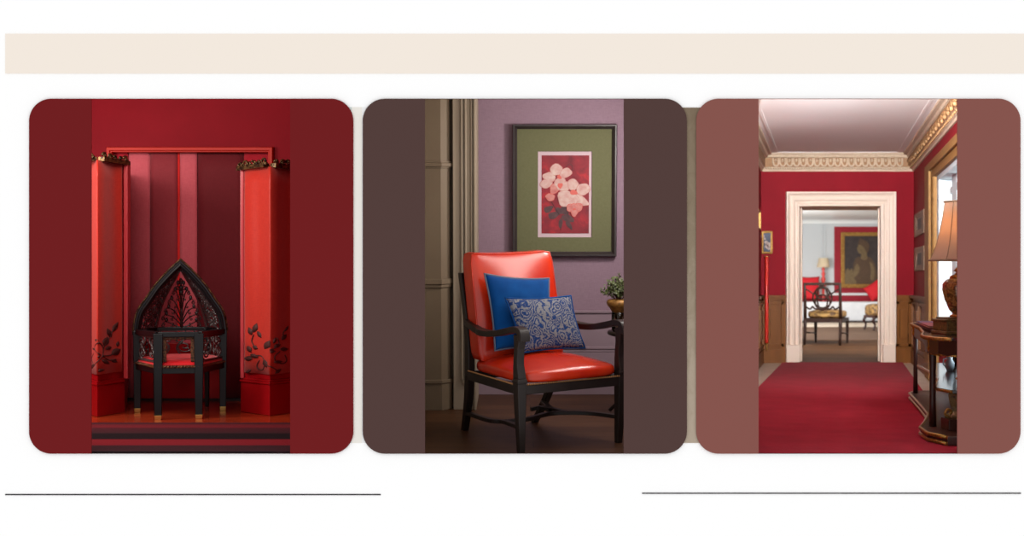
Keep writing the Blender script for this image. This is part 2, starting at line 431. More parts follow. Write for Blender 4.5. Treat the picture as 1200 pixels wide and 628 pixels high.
# ================================================================== THE PAGE WALL
D = 7.488                                     # front face of the mounts
OPEN = [(107, 340), (498, 731), (889, 1122)]
YT, YB = 116.0, 531.0
xs_open = []
mb = MB()
y0, y1 = 7.5, 7.51
def pxX(px, d=D): return (px-CX)/F*d
zt, zb = zat(115.85, 7.5), zat(531.3, 7.5)
edges = [-6.0]
for a, b in OPEN: edges += [pxX(a)-.02, pxX(b)+.02]
edges.append(6.0)
mb.box((-6, y0, zt), (6, y1, 4.6)); mb.box((-6, y0, -1.6), (6, y1, zb))
for i in range(0, len(edges), 2): mb.box((edges[i], y0, zb), (edges[i+1], y1, zt))
struct('wall_front', mb, M['page'])
def flat(px0, py0, px1, py1, d0, d1):
    a, b = P(px0, py1, d0), P(px1, py0, d0)
    return MB().box((a.x, d0, a.z), (b.x, d1, b.z))
tag(flat(6, 39.5, 1215, 86, 7.494, 7.5).build('beige_band', M['band'], bevel=.001), 'long plain beige band across the white wall above the three pictures', 'banner')
tag(flat(6, 578.9, 446, 580.2, 7.496, 7.5).build('rule_line', M['ink']), 'thin dark rule under the dark red and umber mounts, left one', 'line', 'thin dark rules under the pictures')
tag(flat(752.5, 577.4, 1196.5, 578.6, 7.496, 7.5).build('rule_line', M['ink']), 'thin dark rule at lower right, under the clay coloured mount', 'line', 'thin dark rules under the pictures')
tag(flat(405, 125.5, 429, 519, 7.4965, 7.5).build('backdrop_panel', M['pale']), 'pale grey panel showing between the dark red and the umber mount', 'panel')
tag(flat(799, 126, 821, 519, 7.4965, 7.5).build('backdrop_panel', M['stone']), 'mottled brown stone panel showing between the umber and the clay mount', 'panel')
def mount(x0, x1, a, b, mat, label):
    top, bot, rad = 115.6, 531.6, 26
    out = []
    for cx, cy, s in ((x1-rad, top+rad, -90), (x1-rad, bot-rad, 0), (x0+rad, bot-rad, 90), (x0+rad, top+rad, 180)):
        for k in range(13):
            an = R(s+90*k/12); out.append((cx+rad*math.cos(an), cy+rad*math.sin(an)))
    pt = [o for o in out if o[0] >= (x0+x1)/2]; lf = [o for o in out if o[0] < (x0+x1)/2]
    m = MB()
    def slab(poly):
        n = len(poly); f = [P(x, y, D) for x, y in poly]; bk = [Vector((v.x, 7.4963, v.z)) for v in f]
        m.add(f+bk, [tuple(range(n))[::-1], tuple(range(n, 2*n))]+[(i, (i+1) % n, n+(i+1) % n, n+i) for i in range(n)])
    slab([(b, top)]+pt+[(b, bot)]); slab([(a, bot)]+lf+[(a, top)])
    slab([(a, top), (b, top), (b, YT), (a, YT)])
    m.cur = 1; slab([(a, YB), (b, YB), (b, bot), (a, bot)])
    tag(m.build('picture_mount', [mat, M['dark_edge']]), label, 'picture mount', 'rounded picture mounts on the white wall')
mount(34, 414, 107, 340, M['mount_red'], 'dark red rounded mount around the red niche with the black throne chair')
mount(425, 805, 498, 731, M['mount_brown'], 'umber brown rounded mount around the room with the red leather armchair')
mount(816, 1196, 889, 1122, M['mount_clay'], 'clay pink rounded mount around the red carpeted corridor')

# ================================================================== RED NICHE (left opening)
YW = 10.8
xl, xr, ztop = -4.5, -1.12, 3.0
struct('floor', MB().box((xl, 7.515, -.06), (xr, YW+.2, 0)), M['floor_red'])
struct('ceiling', MB().box((xl, 7.515, ztop), (xr, YW+.2, ztop+.1)), M['red_wall'])
struct('wall_left', MB().box((xl-.1, 7.515, 0), (xl, YW+.2, ztop)), M['red_wall'])
struct('wall_right', MB().box((xr, 7.515, 0), (xr+.06, YW+.2, ztop)), M['red_wall'])
# back wall with a recessed framed field
fx0, fx1, fz = P(126, 0, YW).x, P(321, 0, YW).x, zat(172.5, YW)
m = MB(); m.box((xl, YW, 0), (fx0, YW+.1, ztop)); m.box((fx1, YW, 0), (xr, YW+.1, ztop)); m.box((fx0, YW, fz), (fx1, YW+.1, ztop))
m.box((fx0, YW+.08, 0), (fx1, YW+.1, fz))
struct('wall_back', m, M['red_wall'])
# moulding round the field
prof = [(0, 0), (0, -.03), (.008, -.05), (.03, -.05), (.036, -.035), (.042, -.035), (.046, -.02), (.046, 0)]
m = MB()
m.sweep([(fx0, YW, 0), (fx0, YW, fz), (fx1, YW, fz), (fx1, YW, 0)], [(-a, -b) for a, b in prof], (0, -1, 0))
struct('trim_1', m, M['red_mould'])
struct('baseboard_back', MB().box((fx0, YW+.04, 0), (fx1, YW+.08, .022)), M['black_line'])
# cloth strips filling the field
strips = [(126, 150.5, 'stripe_red', 'red wall cloth strip beside the left moulding, half behind the left pillar'),
          (150.5, 176, 'stripe_rose', 'rose pink wall cloth strip just right of the left pillar'),
          (176, 208, 'stripe_maroon', 'maroon wall cloth strip left of the thin bright red strip'),
          (208, 211, 'stripe_bright', 'thin bright red strip rising behind the tip of the throne chair'),
          (211, 231, 'stripe_rose', 'rose pink wall cloth strip right of the thin bright red strip'),
          (231, 286, 'stripe_deep', 'wide deep maroon wall cloth strip left of the right pillar'),
          (286, 321, 'stripe_red', 'red wall cloth strip half behind the right pillar')]
for i, (a, b, mt, lb) in enumerate(strips):
    d = YW+.06+(.008 if i % 2 else 0)
    xa, xb = P(a, 0, d).x, P(b, 0, d).x
    xa = max(xa, fx0+.002); xb = min(xb, fx1-.002)
    n = 6
    def fn(u, v, xa=xa, xb=xb, d=d):
        z = lerp(.024, fz-.002, v)
        return Vector((lerp(xa, xb, u), d-.006*math.sin(u*math.pi)+.002*math.sin(v*9+u*4), z))
    tag(MB().grid(fn, n, 10).build('cloth_strip', M[mt], solid=.004), lb, 'wall cloth', 'cloth strips in the framed field')
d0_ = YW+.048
tag(MB().box((P(163, 0, d0_).x, d0_-.012, .022), (P(262, 0, d0_).x, d0_, zat(402, d0_))).build('bounce_panel', M['red_gloss'], bevel=.004), 'low bright red panel added for the red light bounced behind the throne chair legs', 'panel')  # added panel, its red stands for light bounced under the seat
# rug
ry0, ry1 = 7.52, dfloor(497)
m = MB(); nf = 90
poly = [(xl+.02, ry0)]+[(xr-.02, ry0)]+[(lerp(xr-.02, xl+.02, k/nf), ry1+random.uniform(-.012, .012)) for k in range(nf+1)]
m.prism(poly, 0.0, .012)
tag(m.build('striped_rug', rug()), 'flat woven rug with maroon, red and black stripes in front of the throne chair', 'rug')

# pillars
def ray_line(px, a, b):
    k = (px-CX)/F; dx, dy = b[0]-a[0], b[1]-a[1]
    s = (a[0]-k*a[1])/(k*dy-dx); return a[1]+s*dy
def pillar(pA, pC, pB, back, cloth_rng, batten, zshaft, label, leaves, vines, fold):
    xy = lambda q: (P(q[0], 0, q[1]).x, q[1])
    A, C, B, K1, K2 = xy(pA), xy(pC), xy(pB), xy(back[0]), xy(back[1])
    cen = Vector(((A[0]+B[0])/2, (A[1]+B[1])/2+.3))
    def grow(pts, g): return [tuple(Vector(p)+(Vector(p)-cen).normalized()*g) for p in pts]
    poly = [A, C, B, K1, K2]
    t = thing('lacquer_pillar', (C[0], C[1]+.4, 0), label, 'pillar', 'red lacquer pillars either side of the throne chair')
    MB().prism(poly, 0, .236).build('plinth', M['red_gloss'], t, bevel=.006)
    m = MB(); m.prism(grow(poly, .012)[:3]+poly[3:], .236, .252); m.prism(grow(poly, -.004)[:3]+poly[3:], .252, .268)
    m.build('plinth_moulding', M['red_gloss'], t, bevel=.004)
    sh = grow(poly, -.018)[:3]+poly[3:]
    MB().prism(sh, .268, zshaft).build('shaft', M['red_gloss'], t, bevel=.004)
    a, c, b = sh[0], sh[1], sh[2]
    def dep(px):
        d = ray_line(px, a, c) if px < pC[0] else ray_line(px, c, b)
        w = abs(px-pC[0])
        d += max(0, .008-.001*w)            # soften the corner
        return d-.026-.017*math.sin((px-pC[0])*fold[0]+fold[1])
    z0, z1 = zat(439, pC[1]), zshaft-.01
    p0, p1 = cloth_rng
    def fn(u, v):
        px = lerp(p0, p1, u); d = dep(px); q = P(px, 0, d)
        w = .004*math.sin(v*7+u*11)
        return Vector((q.x, d+w, lerp(z0, z1, v)))
    cl = MB().grid(fn, 60, 12).build('silk_panel', M['silk'], t, solid=.004)
    # embroidery on the silk
    m = MB()
    def on(px, py, off=.009): return P(px, py, dep(px)-off)
    for v in vines:
        pts = spline([(x, y, 0) for x, y in v], 6)
        m.tube([on(p.x, p.y) for p in pts], .0035, 5)
    for cx, cy, L, an, w in leaves:
        ca, sa = math.cos(R(an)), -math.sin(R(an)); prof = [(-.5, 0), (-.3, .32), (-.05, .5), (.2, .38), (.38, .16), (.5, 0), (.38, -.12), (.2, -.34), (-.05, -.46), (-.3, -.3)]
        out = [on(cx+ca*L*x-sa*w*y, cy+sa*L*x+ca*w*y, .008) for x, y in prof]
        n = len(out); c0 = on(cx, cy, .014)
        m.add([c0]+out, [(0, i+1, (i+1) % n+1) for i in range(n)], True)
    m.build('embroidery', M['embroid'], cl, solid=.002)
    # upright batten with a lighter front edge
    bx0, bx1 = batten; d = pB[1] if bx0 < pC[0]+60 and bx0 > pC[0] else pA[1]
    q0, q1 = P(bx0, 0, d-.03), P(bx1, 0, d-.03)
    MB().box((q0.x, d-.03, .262), (q1.x, d+.05, zshaft+.012)).build('batten', M['pink_edge'], t, bevel=.006)
    # carved cresting along the top
    m = MB()
    top = [Vector((x, y, zshaft)) for x, y in (a, c, b)]
    segs = [(top[0], top[1]), (top[1], top[2])]
    for s0, s1 in segs:
        nrm = Vector((s1.y-s0.y, -(s1.x-s0.x), 0)).normalized()
        if nrm.y > 0: nrm = -nrm
        m.beam(s0+nrm*.03, s1+nrm*.03, .05, .03)
        L = (s1-s0).length; k = max(3, int(L/.065))
        for i in range(k):
            base = s0.lerp(s1, (i+.5)/k)+nrm*.035; u = (s1-s0).normalized(); r = random.uniform(.014, .026)
            sg = 1 if i % 2 else -1
            pts = [base+u*(sg*(r*1.3)*(1-q/14)*math.cos(q*.62))+Vector((0, 0, .02+r*(1-q/16)*math.sin(q*.62)+r*.4)) for q in range(12)]
            m.tube(pts, [.010-.0004*q for q in range(12)], 6)
            m.ball(base+u*.03+Vector((0, 0, .012)), random.uniform(.010, .02), 7)
            m.ball(base-u*.012+Vector((0, 0, .03+random.uniform(-.01, .014)))+nrm*.01, random.uniform(.008, .014), 6)
    m.build('carved_cresting', M['gilt_dark'], t)
    return t
LV = [(135, 383, 14, 60, 6), (128, 390, 12, 115, 6), (124, 400, 12, 70, 8), (136, 412, 13, 30, 9), (113, 399, 9, 150, 4), (110, 409, 9, -60, 5), (124, 424, 11, -30, 5),
      (110, 428, 10, 60, 5), (118, 434, 10, 10, 4), (134, 423, 9, -20, 4), (127, 408, 8, 200, 5), (138, 403, 7, 80, 4), (106, 418, 8, 80, 4), (115, 418, 6, 20, 3)]
VV = [[(108, 431), (114, 424), (120, 417), (121, 408), (117, 402), (112, 404), (112, 411), (118, 416)], [(120, 417), (128, 422), (136, 421)],
      [(121, 408), (126, 400), (130, 392), (133, 385)], [(110, 428), (108, 420), (110, 414)], [(120, 417), (130, 416), (136, 411)]]
pillar((90, 9.95), (114, 9.53), (146, 9.9), [(149.5, 10.79), (100, 10.79)], (92, 143.2), (144.6, 149.6), 1.925,
       'red lacquer pillar left of the throne chair, with silk panel and carved gilt top', LV, VV, (.22, .6))
LV2 = [(299, 384, 12, 70, 7), (293, 388, 10, 110, 6), (304, 392, 10, -60, 5), (299, 407, 7, -30, 5), (292, 409, 9, -60, 6), (291, 420, 10, 0, 6), (298, 417, 11, -20, 5),
       (313, 404, 12, 60, 8), (311, 426, 11, -70, 6), (291, 435, 8, 30, 4), (325, 405, 9, 20, 5), (333, 395, 9, 50, 5), (333, 409, 10, 0, 5), (326, 424, 11, 5, 4),
       (319, 412, 9, 10, 4), (336, 385, 8, 60, 3), (326, 435, 9, 40, 4), (322, 399, 8, 70, 4)]
VV2 = [[(297, 392), (295, 400), (299, 407)], [(290, 418), (298, 417), (306, 417), (311, 424)], [(311, 426), (308, 433), (303, 433), (301, 428), (304, 422)],
       [(316, 410), (322, 408), (327, 402), (325, 396)], [(328, 412), (322, 418), (324, 424), (332, 426), (336, 422), (334, 416)], [(333, 398), (332, 390), (337, 383)], [(311, 428), (318, 430), (325, 434)]]
pillar((282, 9.93), (316, 9.62), (358, 10.0), [(362, 10.79), (308, 10.79)], (286.5, 356), (281.5, 286), 1.885,
       'red lacquer pillar right of the throne chair, with silk panel and carved gilt top', LV2, VV2, (.2, .2))

# throne chair
ch0 = G(209.3, 491); al = R(13.2)
ex, ey = Vector((math.cos(al), math.sin(al), 0)), Vector((-math.sin(al), math.cos(al), 0))
def C(x, y, z): return ch0+ex*x+ey*y+Vector((0, 0, z))
t = thing('throne_chair', ch0+ey*.45, 'black carved gothic throne chair with pointed arch back and red seat', 'chair')
FX, SX, SY, BX, BY, RZ = .145, .322, .575, .2, .95, .63
legs = [(-FX, 0, .07), (FX, 0, .07), (-SX, SY, .064), (SX, SY, .064)]
for x, y, w in legs:
    lg = MB().hexa([C(x-w*.38, y-w*.38, .03), C(x+w*.38, y-w*.38, .03), C(x+w*.38, y+w*.38, .03), C(x-w*.38, y+w*.38, .03)],
                   [C(x-w/2, y-w/2, RZ), C(x+w/2, y-w/2, RZ), C(x+w/2, y+w/2, RZ), C(x-w/2, y+w/2, RZ)]).build('leg', M['black_wood'], t, bevel=.004)
    w *= .82
    MB().hexa([C(x-w*.4, y-w*.4, 0), C(x+w*.4, y-w*.4, 0), C(x+w*.4, y+w*.4, 0), C(x-w*.4, y+w*.4, 0)],
              [C(x-w*.48, y-w*.48, .032), C(x+w*.48, y-w*.48, .032), C(x+w*.48, y+w*.48, .032), C(x-w*.48, y+w*.48, .032)]).build('brass_ferrule', M['brass'], lg, bevel=.003)
for x, y in ((-BX, BY), (BX, BY)):
    MB().beam(C(x, y, 0), C(x, y, RZ), .03, .03, (0, 1, 0), .045, .045).build('leg', M['black_wood'], t, bevel=.004)
hexp = [(-FX, 0), (FX, 0), (SX, SY), (BX, BY), (-BX, BY), (-SX, SY)]
m = MB()
for (a, b) in ((5, 0), (0, 1), (1, 2)): m.beam(C(*hexp[a], RZ-.008), C(*hexp[b], RZ-.008), .05, .04)
m.beam(C(*hexp[3], RZ), C(*hexp[4], RZ), .03, .03); m.beam(C(*hexp[2], RZ), C(*hexp[3], RZ), .03, .03); m.beam(C(*hexp[4], RZ), C(*hexp[5], RZ), .03, .03)
m.build('arm_rail', M['black_wood'], t, bevel=.005)
m = MB()
for i in range(6): m.beam(C(*hexp[i], .356), C(*hexp[(i+1) % 6], .356), .035, .045)
m.build('seat_apron', M['black_wood'], t, bevel=.004)
# seat cushion on the hexagon
def hexr(an):
    # radius of the hexagon about its centre in direction an
    cx, cy = 0, .47; dx, dy = math.cos(an), math.sin(an); best = 9
    for i in range(6):
        a, b = hexp[i], hexp[(i+1) % 6]; ex_, ey_ = b[0]-a[0], b[1]-a[1]
        den = dx*ey_-dy*ex_
        if abs(den) < 1e-9: continue
        s = ((a[0]-cx)*ey_-(a[1]-cy)*ex_)/den; q = ((a[0]-cx)*dy-(a[1]-cy)*dx)/den
        if s > 0 and -1e-6 <= q <= 1+1e-6: best = min(best, s)
    return best
def cush(u, v):
    an = u*2*math.pi; r = hexr(an)
    k = [1.0, 1.02, 1.0, .94, .8, .5, .25, .001][int(round(v*7))]; z = [.376, .395, .412, .424, .434, .442, .446, .447][int(round(v*7))]
    return C(r*k*math.cos(an), .47+r*k*math.sin(an), z)
MB().grid(cush, 72, 7).build('seat_cushion', M['seat_red'], t)
m = MB()
for i in range(6):
    a, b = Vector((*hexp[i], 0)), Vector((*hexp[(i+1) % 6], 0))
    m.beam(C(a.x, a.y, .386), C(b.x, b.y, .386), .05, .018)
    n = int((b-a).length/.022)
    for k in range(n):
        p = a.lerp(b, (k+.5)/n); q = (p-Vector((0, .47, 0))).normalized()*.026
        m.ball(C(p.x+q.x, p.y+q.y, .386), .008, 6)
m.build('studded_seat_trim', M['stud_brown'], t)
m = MB()
m.box((-.1, 0, 0), (-.1, 0, 0)) if False else None
def cbox(m, x0, x1, y0_, y1_, z0, z1):
    m.hexa([C(x0, y0_, z0), C(x1, y0_, z0), C(x1, y1_, z0), C(x0, y1_, z0)], [C(x0, y0_, z1), C(x1, y0_, z1), C(x1, y1_, z1), C(x0, y1_, z1)])
cbox(m, -.114, -.086, .0, .03, .42, .6); cbox(m, .086, .114, .0, .03, .42, .6); cbox(m, -.114, .114, .0, .03, .582, .604)
m.build('studded_front_trim', M['stud_brown'], t, bevel=.004)
# pointed arch
AO = [(.352, .60), (.350, .66), (.335, .74), (.312, .80), (.27, .862), (.232, .92), (.196, .973), (.15, 1.03), (.088, 1.098), (.045, 1.14), (0, 1.182)]
arch = spline([(-x, 0, z) for x, z in AO[:-1]]+[(0, 0, 1.182)], 4)
archR = spline([(0, 0, 1.182)]+[(x, 0, z) for x, z in AO[:-1][::-1]], 4)
def arch_frame(pts):
    m = MB(); rings = []
    prof = [(0, .035), (0, -.005), (.006, -.03), (.018, -.03), (.024, -.04), (.034, -.042), (.040, -.028), (.052, -.02), (.056, 0), (.056, .035)]
    n = len(pts)
    for i, p in enumerate(pts):
        a, b = pts[max(0, i-1)], pts[min(n-1, i+1)]; tg = (b-a).normalized(); sd = Vector((tg.z, 0, -tg.x))   # inward
        ring = []
        for s, y in prof:
            q = p+sd*s
            if pts is arch: q.x = min(q.x, 0.0)
            else: q.x = max(q.x, 0.0)
            if abs(p.x) < 1e-6: q = Vector((0, 0, p.z-s*1.35))
            ring.append(C(q.x, SY+y, q.z))
        rings.append(ring)
    m.loft(rings, False, True); return m
m = arch_frame(arch); k = arch_frame(archR); m.add(k.v, k.f)
m.build('arch_frame', M['black_wood'], t)
m = MB()
for pts in (arch, archR):
    for i in range(0, len(pts)-1):
        for q in (0, .5):
            p = pts[i].lerp(pts[i+1], q); m.ball(C(p.x*1.008, SY+.02, p.z+.003), .0085, 6)
m.build('beaded_edge', M['gilt_dark'], t)
RIB = [(.62, .20), (.72, .182), (.85, .142), (.97, .082), (1.03, .047), (1.10, .008)]
def ribx(z): return interp(RIB, z)
def yb(z): s = max(0, min(1, (z-.62)/.5)); return BY-(BY-SY)*s**1.6
ain = sorted([(z, max(.003, x-.05)) for x, z in AO if z < 1.13])
def archx(z): return interp(ain, z)
def center(x, z): return C(x, yb(z), z)
def side(sg, tt, z):
    return C(sg*lerp(ribx(z), archx(z), tt), lerp(yb(z), SY, tt), z)
for sg in (-1, 1):
    MB().tube([C(sg*ribx(z), yb(z)-.012, z) for z in [RZ-.01+.02*i for i in range(25)]], [.012]*25, 7).build('back_rib', M['silver_carved'], t)
def curl(c, r, turns, a0, sg, n=16):
    return [(c[0]+sg*r*(1-.8*i/n)*math.cos(a0+turns*2*math.pi*i/n), c[1]+r*(1-.8*i/n)*math.sin(a0+turns*2*math.pi*i/n)) for i in range(n+1)]
m = MB()
m.tube([center(0, z) for z in (.62, .68, .74, .8)], [.014, .012, .009, .006], 6)
BR_ = [[(0, .64), (.06, .66), (.12, .69), (.15, .672)], [(0, .66), (.06, .72), (.12, .745), (.15, .725)], [(0, .68), (.05, .77), (.10, .80), (.13, .785)],
       [(0, .70), (.035, .82), (.075, .87), (.10, .855)], [(0, .73), (.02, .88), (.045, .94), (.066, .93)], [(0, .78), (.008, .92), (.022, .99), (.006, 1.03)]]
for sg in (-1, 1):
    for j, b in enumerate(BR_):
        pts = spline([(x*sg, 0, z) for x, z in b], 6)
        m.tube([center(p.x, p.z) for p in pts], [.0062-.003*i/len(pts) for i in range(len(pts))], 5)
        e = b[-1]; m.tube([center(x, z) for x, z in curl((sg*(e[0]-.004), e[1]-.012), .016, 1.2, 1.2, sg)], .0045, 5)
        mid = b[2]; m.ball(center(sg*mid[0]*.97, mid[1]+.012), .013, 7, 1.6); m.ball(center(sg*b[1][0]*1.1, b[1][1]+.01), .008, 6)
        m.tube([center(x, z) for x, z in curl((sg*b[1][0]*1.3, b[1][1]-.012), .012, 1, 2.2, sg)], .004, 5)
for z, r in ((.965, .016), (.93, .02), (1.0, .013)):
    m.ball(center(0, z), r, 8, 1.4); 
for sg in (-1, 1):
    m.tube([center(x, z) for x, z in curl((sg*.022, .955), .02, 1.1, .5, sg)], .005, 5)
m.build('tree_tracery', M['black_carved'], t)
m = MB()
for sg in (-1, 1):
    z = .655; i = 0
    while z < 1.06:
        h = .05
        wd = abs(archx(z)-ribx(z))+.05
        r_ = min(.45, .028/wd*1.2)
        for tt, a0 in ((.3, .4), (.7, 2.4)):
            cc = [(tt+r_*(1-.75*q/16)*math.cos(a0+sg*(1 if i % 2 else -1)*q*.55), z+.024*(1-.75*q/16)*math.sin(a0+q*.55)) for q in range(17)]
            m.tube([side(sg, max(.03, min(.97, a)), b) for a, b in cc], .0055, 5)
        s2 = [(.1+.8*q/8, z+.02+.02*math.sin(q*.9+i)) for q in range(9)]
        m.tube([side(sg, a, b) for a, b in s2], .006, 5)
        for q in range(2): m.ball(side(sg, random.uniform(.12, .88), z+random.uniform(-.02, .03)), random.uniform(.008, .014), 6)
        z += h*.72; i += 1
    m.tube([side(sg, .5+.2*math.sin(q*.8), .64+q*.03) for q in range(15)], .006, 5)
m.build('side_tracery', M['silver_carved'], t)
def scrolls(a, b, z0, z1, n):
    m = MB()
    L = (Vector((*b, 0))-Vector((*a, 0))).length
    def at(s, z): return C(lerp(a[0], b[0], s), lerp(a[1], b[1], s), z)
    zc = (z0+z1)/2; rr = (z1-z0)*.34
    for i in range(n):
        s0 = (i+.5)/n; sg = 1 if i % 2 else -1
        for sgz in (1, -1):
            cc = [(s0+sg*sgz*(rr/L)*(.3+(1-.8*q/18)*math.cos(q*.5)), zc+sgz*rr*.5+rr*.7*(1-.8*q/18)*math.sin(q*.5)*sgz) for q in range(19)]
            m.tube([at(max(.02, min(.98, u)), w) for u, w in cc], .006, 5)
        m.tube([at(max(.02, min(.98, s0+.3/n*math.sin(q*.7)*sg)), lerp(z0, z1, q/8)) for q in range(9)], .0065, 5)
        m.ball(at(s0, zc), .012, 7)
    for z_ in (z0, z1): m.beam(at(.0, z_), at(1.0, z_), .012, .016)
    m.build('scroll_panel', M['silver_carved'], t)
scrolls(hexp[0], hexp[5], .42, .60, 2); scrolls(hexp[1], hexp[2], .42, .60, 2)
scrolls(hexp[3], hexp[4], .42, .62, 3); scrolls(hexp[2], hexp[3], .42, .62, 3); scrolls(hexp[5], hexp[4], .42, .62, 3)

# ================================================================== SITTING ROOM (middle opening): its floor is raked a little
phi = math.atan((CY-215)/F)
O = Vector((0, 7.52, -.0614))
T = Matrix.Translation(O) @ Matrix.Rotation(phi, 4, 'X')
TI = T.inverted(); CAML = TI @ Vector((0, 0, H)); R3 = TI.to_3x3()
def ray(px, py): return R3 @ Vector(((px-CX)/F, 1, (CY-py)/F))
def LY(px, py, y):
    r = ray(px, py); return CAML+r*((y-CAML.y)/r.y)
def LZ(px, py, z=0):
    r = ray(px, py); return CAML+r*((z-CAML.z)/r.z)
yw = LZ(680, 462).y
xl, xr, zt = -.93, 1.2, 2.75
struct('floor', MB().box((xl, -.0, -.05), (xr, yw+.15, 0)), M['floor_brown'])
struct('ceiling', MB().box((xl, .235, zt), (xr, yw+.15, zt+.1)), M['ceiling'])
def lean_wall(x0, x1): return MB().hexa([(x0, .0, 0), (x1, .0, 0), (x1, yw+.15, 0), (x0, yw+.15, 0)], [(x0, .225, zt), (x1, .225, zt), (x1, yw+.15, zt), (x0, yw+.15, zt)])
struct('wall_left', lean_wall(xl-.04, xl), M['greige'])
struct('wall_right', lean_wall(xr, xr+.04), M['lilac'])
struct('wall_back', MB().box((xl, yw, 0), (xr, yw+.1, zt)), M['lilac'])
def wz(py, y=None): return LY(660, py, yw if y is None else y).z
def hbar(m, x0, x1, pa, pb, proj): m.box((x0, yw-proj, wz(pb)), (x1, yw+.01, wz(pa)))
xc = LY(558, 300, yw).x
m = MB(); m.box((xc, yw-.02, 0), (xr, yw, wz(444))); m.box((xc, yw-.028, wz(446)), (xr, yw, wz(442)))
struct('baseboard_back', m, M['greymauve'], bevel=.003)
m = MB(); hbar(m, xc, xr, 363.5, 366.5, .02); hbar(m, xc, xr, 406, 409, .014); hbar(m, xc, xr, 410.5, 412, .01)
struct('trim_1', m, M['greymauve'], bevel=.003)
struct('trim_2', MB().box((xc, yw-.006, wz(442)), (xr, yw, wz(365))), M['greymauve'])
# door casing beside the lilac wall
yc = LZ(545, 480).y
def X(px, y): return LY(px, 330, y).x
m = MB()
m.box((X(531, yc), yc, 0), (X(558, yc), yw, zt))
for a, b, pr in ((540.5, 543, .014), (545, 547, .02), (552, 553.5, .012), (555.5, 558, .02)):
    m.box((X(a, yc), yc-pr, .0 if a > 550 else LY(545, 445, yc).z), (X(b, yc), yc+.01, zt))
m.box((X(542, yc), yc-.014, LY(545, 449, yc).z), (X(558, yc), yc+.01, LY(545, 445, yc).z))
struct('trim_3', m, M['greige'], bevel=.003)
# boxed pier with a chamfered corner and mouldings
yp = LZ(505, 480).y-.02
def pier(off): return [(xl, yp-off), (X(517, yp)+off*.3, yp-off), (X(527.5, yp+.05)+off, yp+.05), (X(527.5, yp+.05)+off, yw), (xl, yw)]
m = MB()
zz = lambda py: LY(510, py, yp).z
m.prism(pier(0), 0, zt)
for pa, pb, o in ((447, 481, .012), (445, 449, .02), (327, 333, .022), (333, 337, .012), (188.5, 191, .012), (191, 195, .03), (195, 197, .012)):
    m.prism(pier(o), max(0, zz(pb)), zz(pa))
m.box((X(526, yp+.1), yp+.12, 0), (X(533, yp+.1), yw, zt))
struct('trim_4', m, M['taupe'], bevel=.003)
# framed print
t = None
pc = LY(662, 300, yw)
t = thing('framed_print', (pc.x, yw, pc.z), 'floral print with olive mat in a black frame on the lilac wall', 'picture')
fd = .062
def W(px, py, off): return LY(px, py, yw-off)
c = [W(600.5, 145.5, fd), W(723.5, 145.5, fd), W(723.5, 300.5, fd), W(600.5, 300.5, fd)]
x0, x1, z0, z1 = c[0].x, c[1].x, c[2].z, c[0].z
m = MB()
m.sweep([(x0, yw-.008, z0), (x1, yw-.008, z0), (x1, yw-.008, z1), (x0, yw-.008, z1)], [(0, 0), (0, fd-.012), (.006, fd), (.016, fd), (.024, fd-.012), (.036, fd-.024), (.036, 0)], (0, -1, 0), closed=True)
m.build('frame', M['frame_black'], t)
iw = .033
bx = [W(630.5, 177.5, .03), W(693.5, 278, .03)]
m = MB()
a0, a1, b0, b1 = bx[0].x, bx[1].x, bx[1].z, bx[0].z
ym = yw-.03
for q in ((x0+iw, z0+iw, x1-iw, b0), (x0+iw, b1, x1-iw, z1-iw), (x0+iw, b0, a0, b1), (a1, b0, x1-iw, b1)): m.box((q[0], ym, q[1]), (q[2], ym+.014, q[3]))
m.build('mat_board', M['olive'], t)
m = MB(); m.box((a0-.01, yw-.018, b0-.01), (a1+.01, yw-.008, b1+.01)); m.build('print_sheet', M['print_border'], t)
m = MB()
p0, p1 = W(634.8, 182, .02), W(690, 273.5, .02)
m.box((p0.x, yw-.0205, p1.z), (p1.x, yw-.018, p0.z))
lay = [0]
def ell(cx, cy, rx, ry, an, mi, dome=.003):
    if mi in (1, 2) and dome == .003: ell(cx, cy, rx+.55, ry+.55, an, 3 if mi == 2 else 5, .001)
    lay[0] += 1; off = .0212+.0002*lay[0]; n = 18; m.cur = mi
    ca, sa = math.cos(R(an)), math.sin(R(an)); ring = []
    for k in range(n):
        a = 2*math.pi*k/n; wob = 1+.07*math.sin(3*a+cx)+.04*math.sin(5*a+cy)
        ux, uy = rx*math.cos(a)*wob, ry*math.sin(a)*wob*(1-.18*math.cos(a))
        ring.append(W(cx+ux*ca-uy*sa, cy+ux*sa+uy*ca, off))
    m.add([W(cx, cy, off+dome*.4)]+ring, [(0, k+1, (k+1) % n+1) for k in range(n)], True)
def curve(pts, r, mi):
    m.cur = mi; m.tube([W(p.x, p.y, .0225) for p in spline([(x, y, 0) for x, y in pts], 6)], r, 5)
# stems and leaves first, then blooms
curve([(672, 232), (664, 245), (658, 256), (657, 270)], .0022, 4); curve([(646, 236), (651, 244), (656, 252)], .002, 4)
curve([(663, 196), (667, 192), (671, 195), (670, 200), (666, 201)], .0016, 4); curve([(664, 248), (668, 256), (673, 258)], .0016, 4)
for a in ((643, 245, 6, 3.6, -30), (649, 252, 7, 4, -20), (666, 256, 7.5, 4, 20), (662, 247, 6.5, 4, 60), (657, 262, 6, 2.4, 95), (667, 264, 6, 2.6, 55), (655, 247, 5, 3, 40)): ell(*a, 4)
for a in ((640, 215, 7.5, 5, 160), (643.5, 207, 7.5, 5, 190), (652, 199, 6.5, 7, 80), (662.5, 203, 7.5, 5, 150)): ell(*a, 1)
for a in ((650, 221, 6.5, 5, 130), (657, 216, 8, 7, 80), (662, 219, 5, 6, 50)): ell(*a, 2 if a[0] < 651 else 1)
ell(655.5, 207.5, 3, 2.2, 40, 3); ell(656.5, 217.5, 3.5, 3, 100, 3)
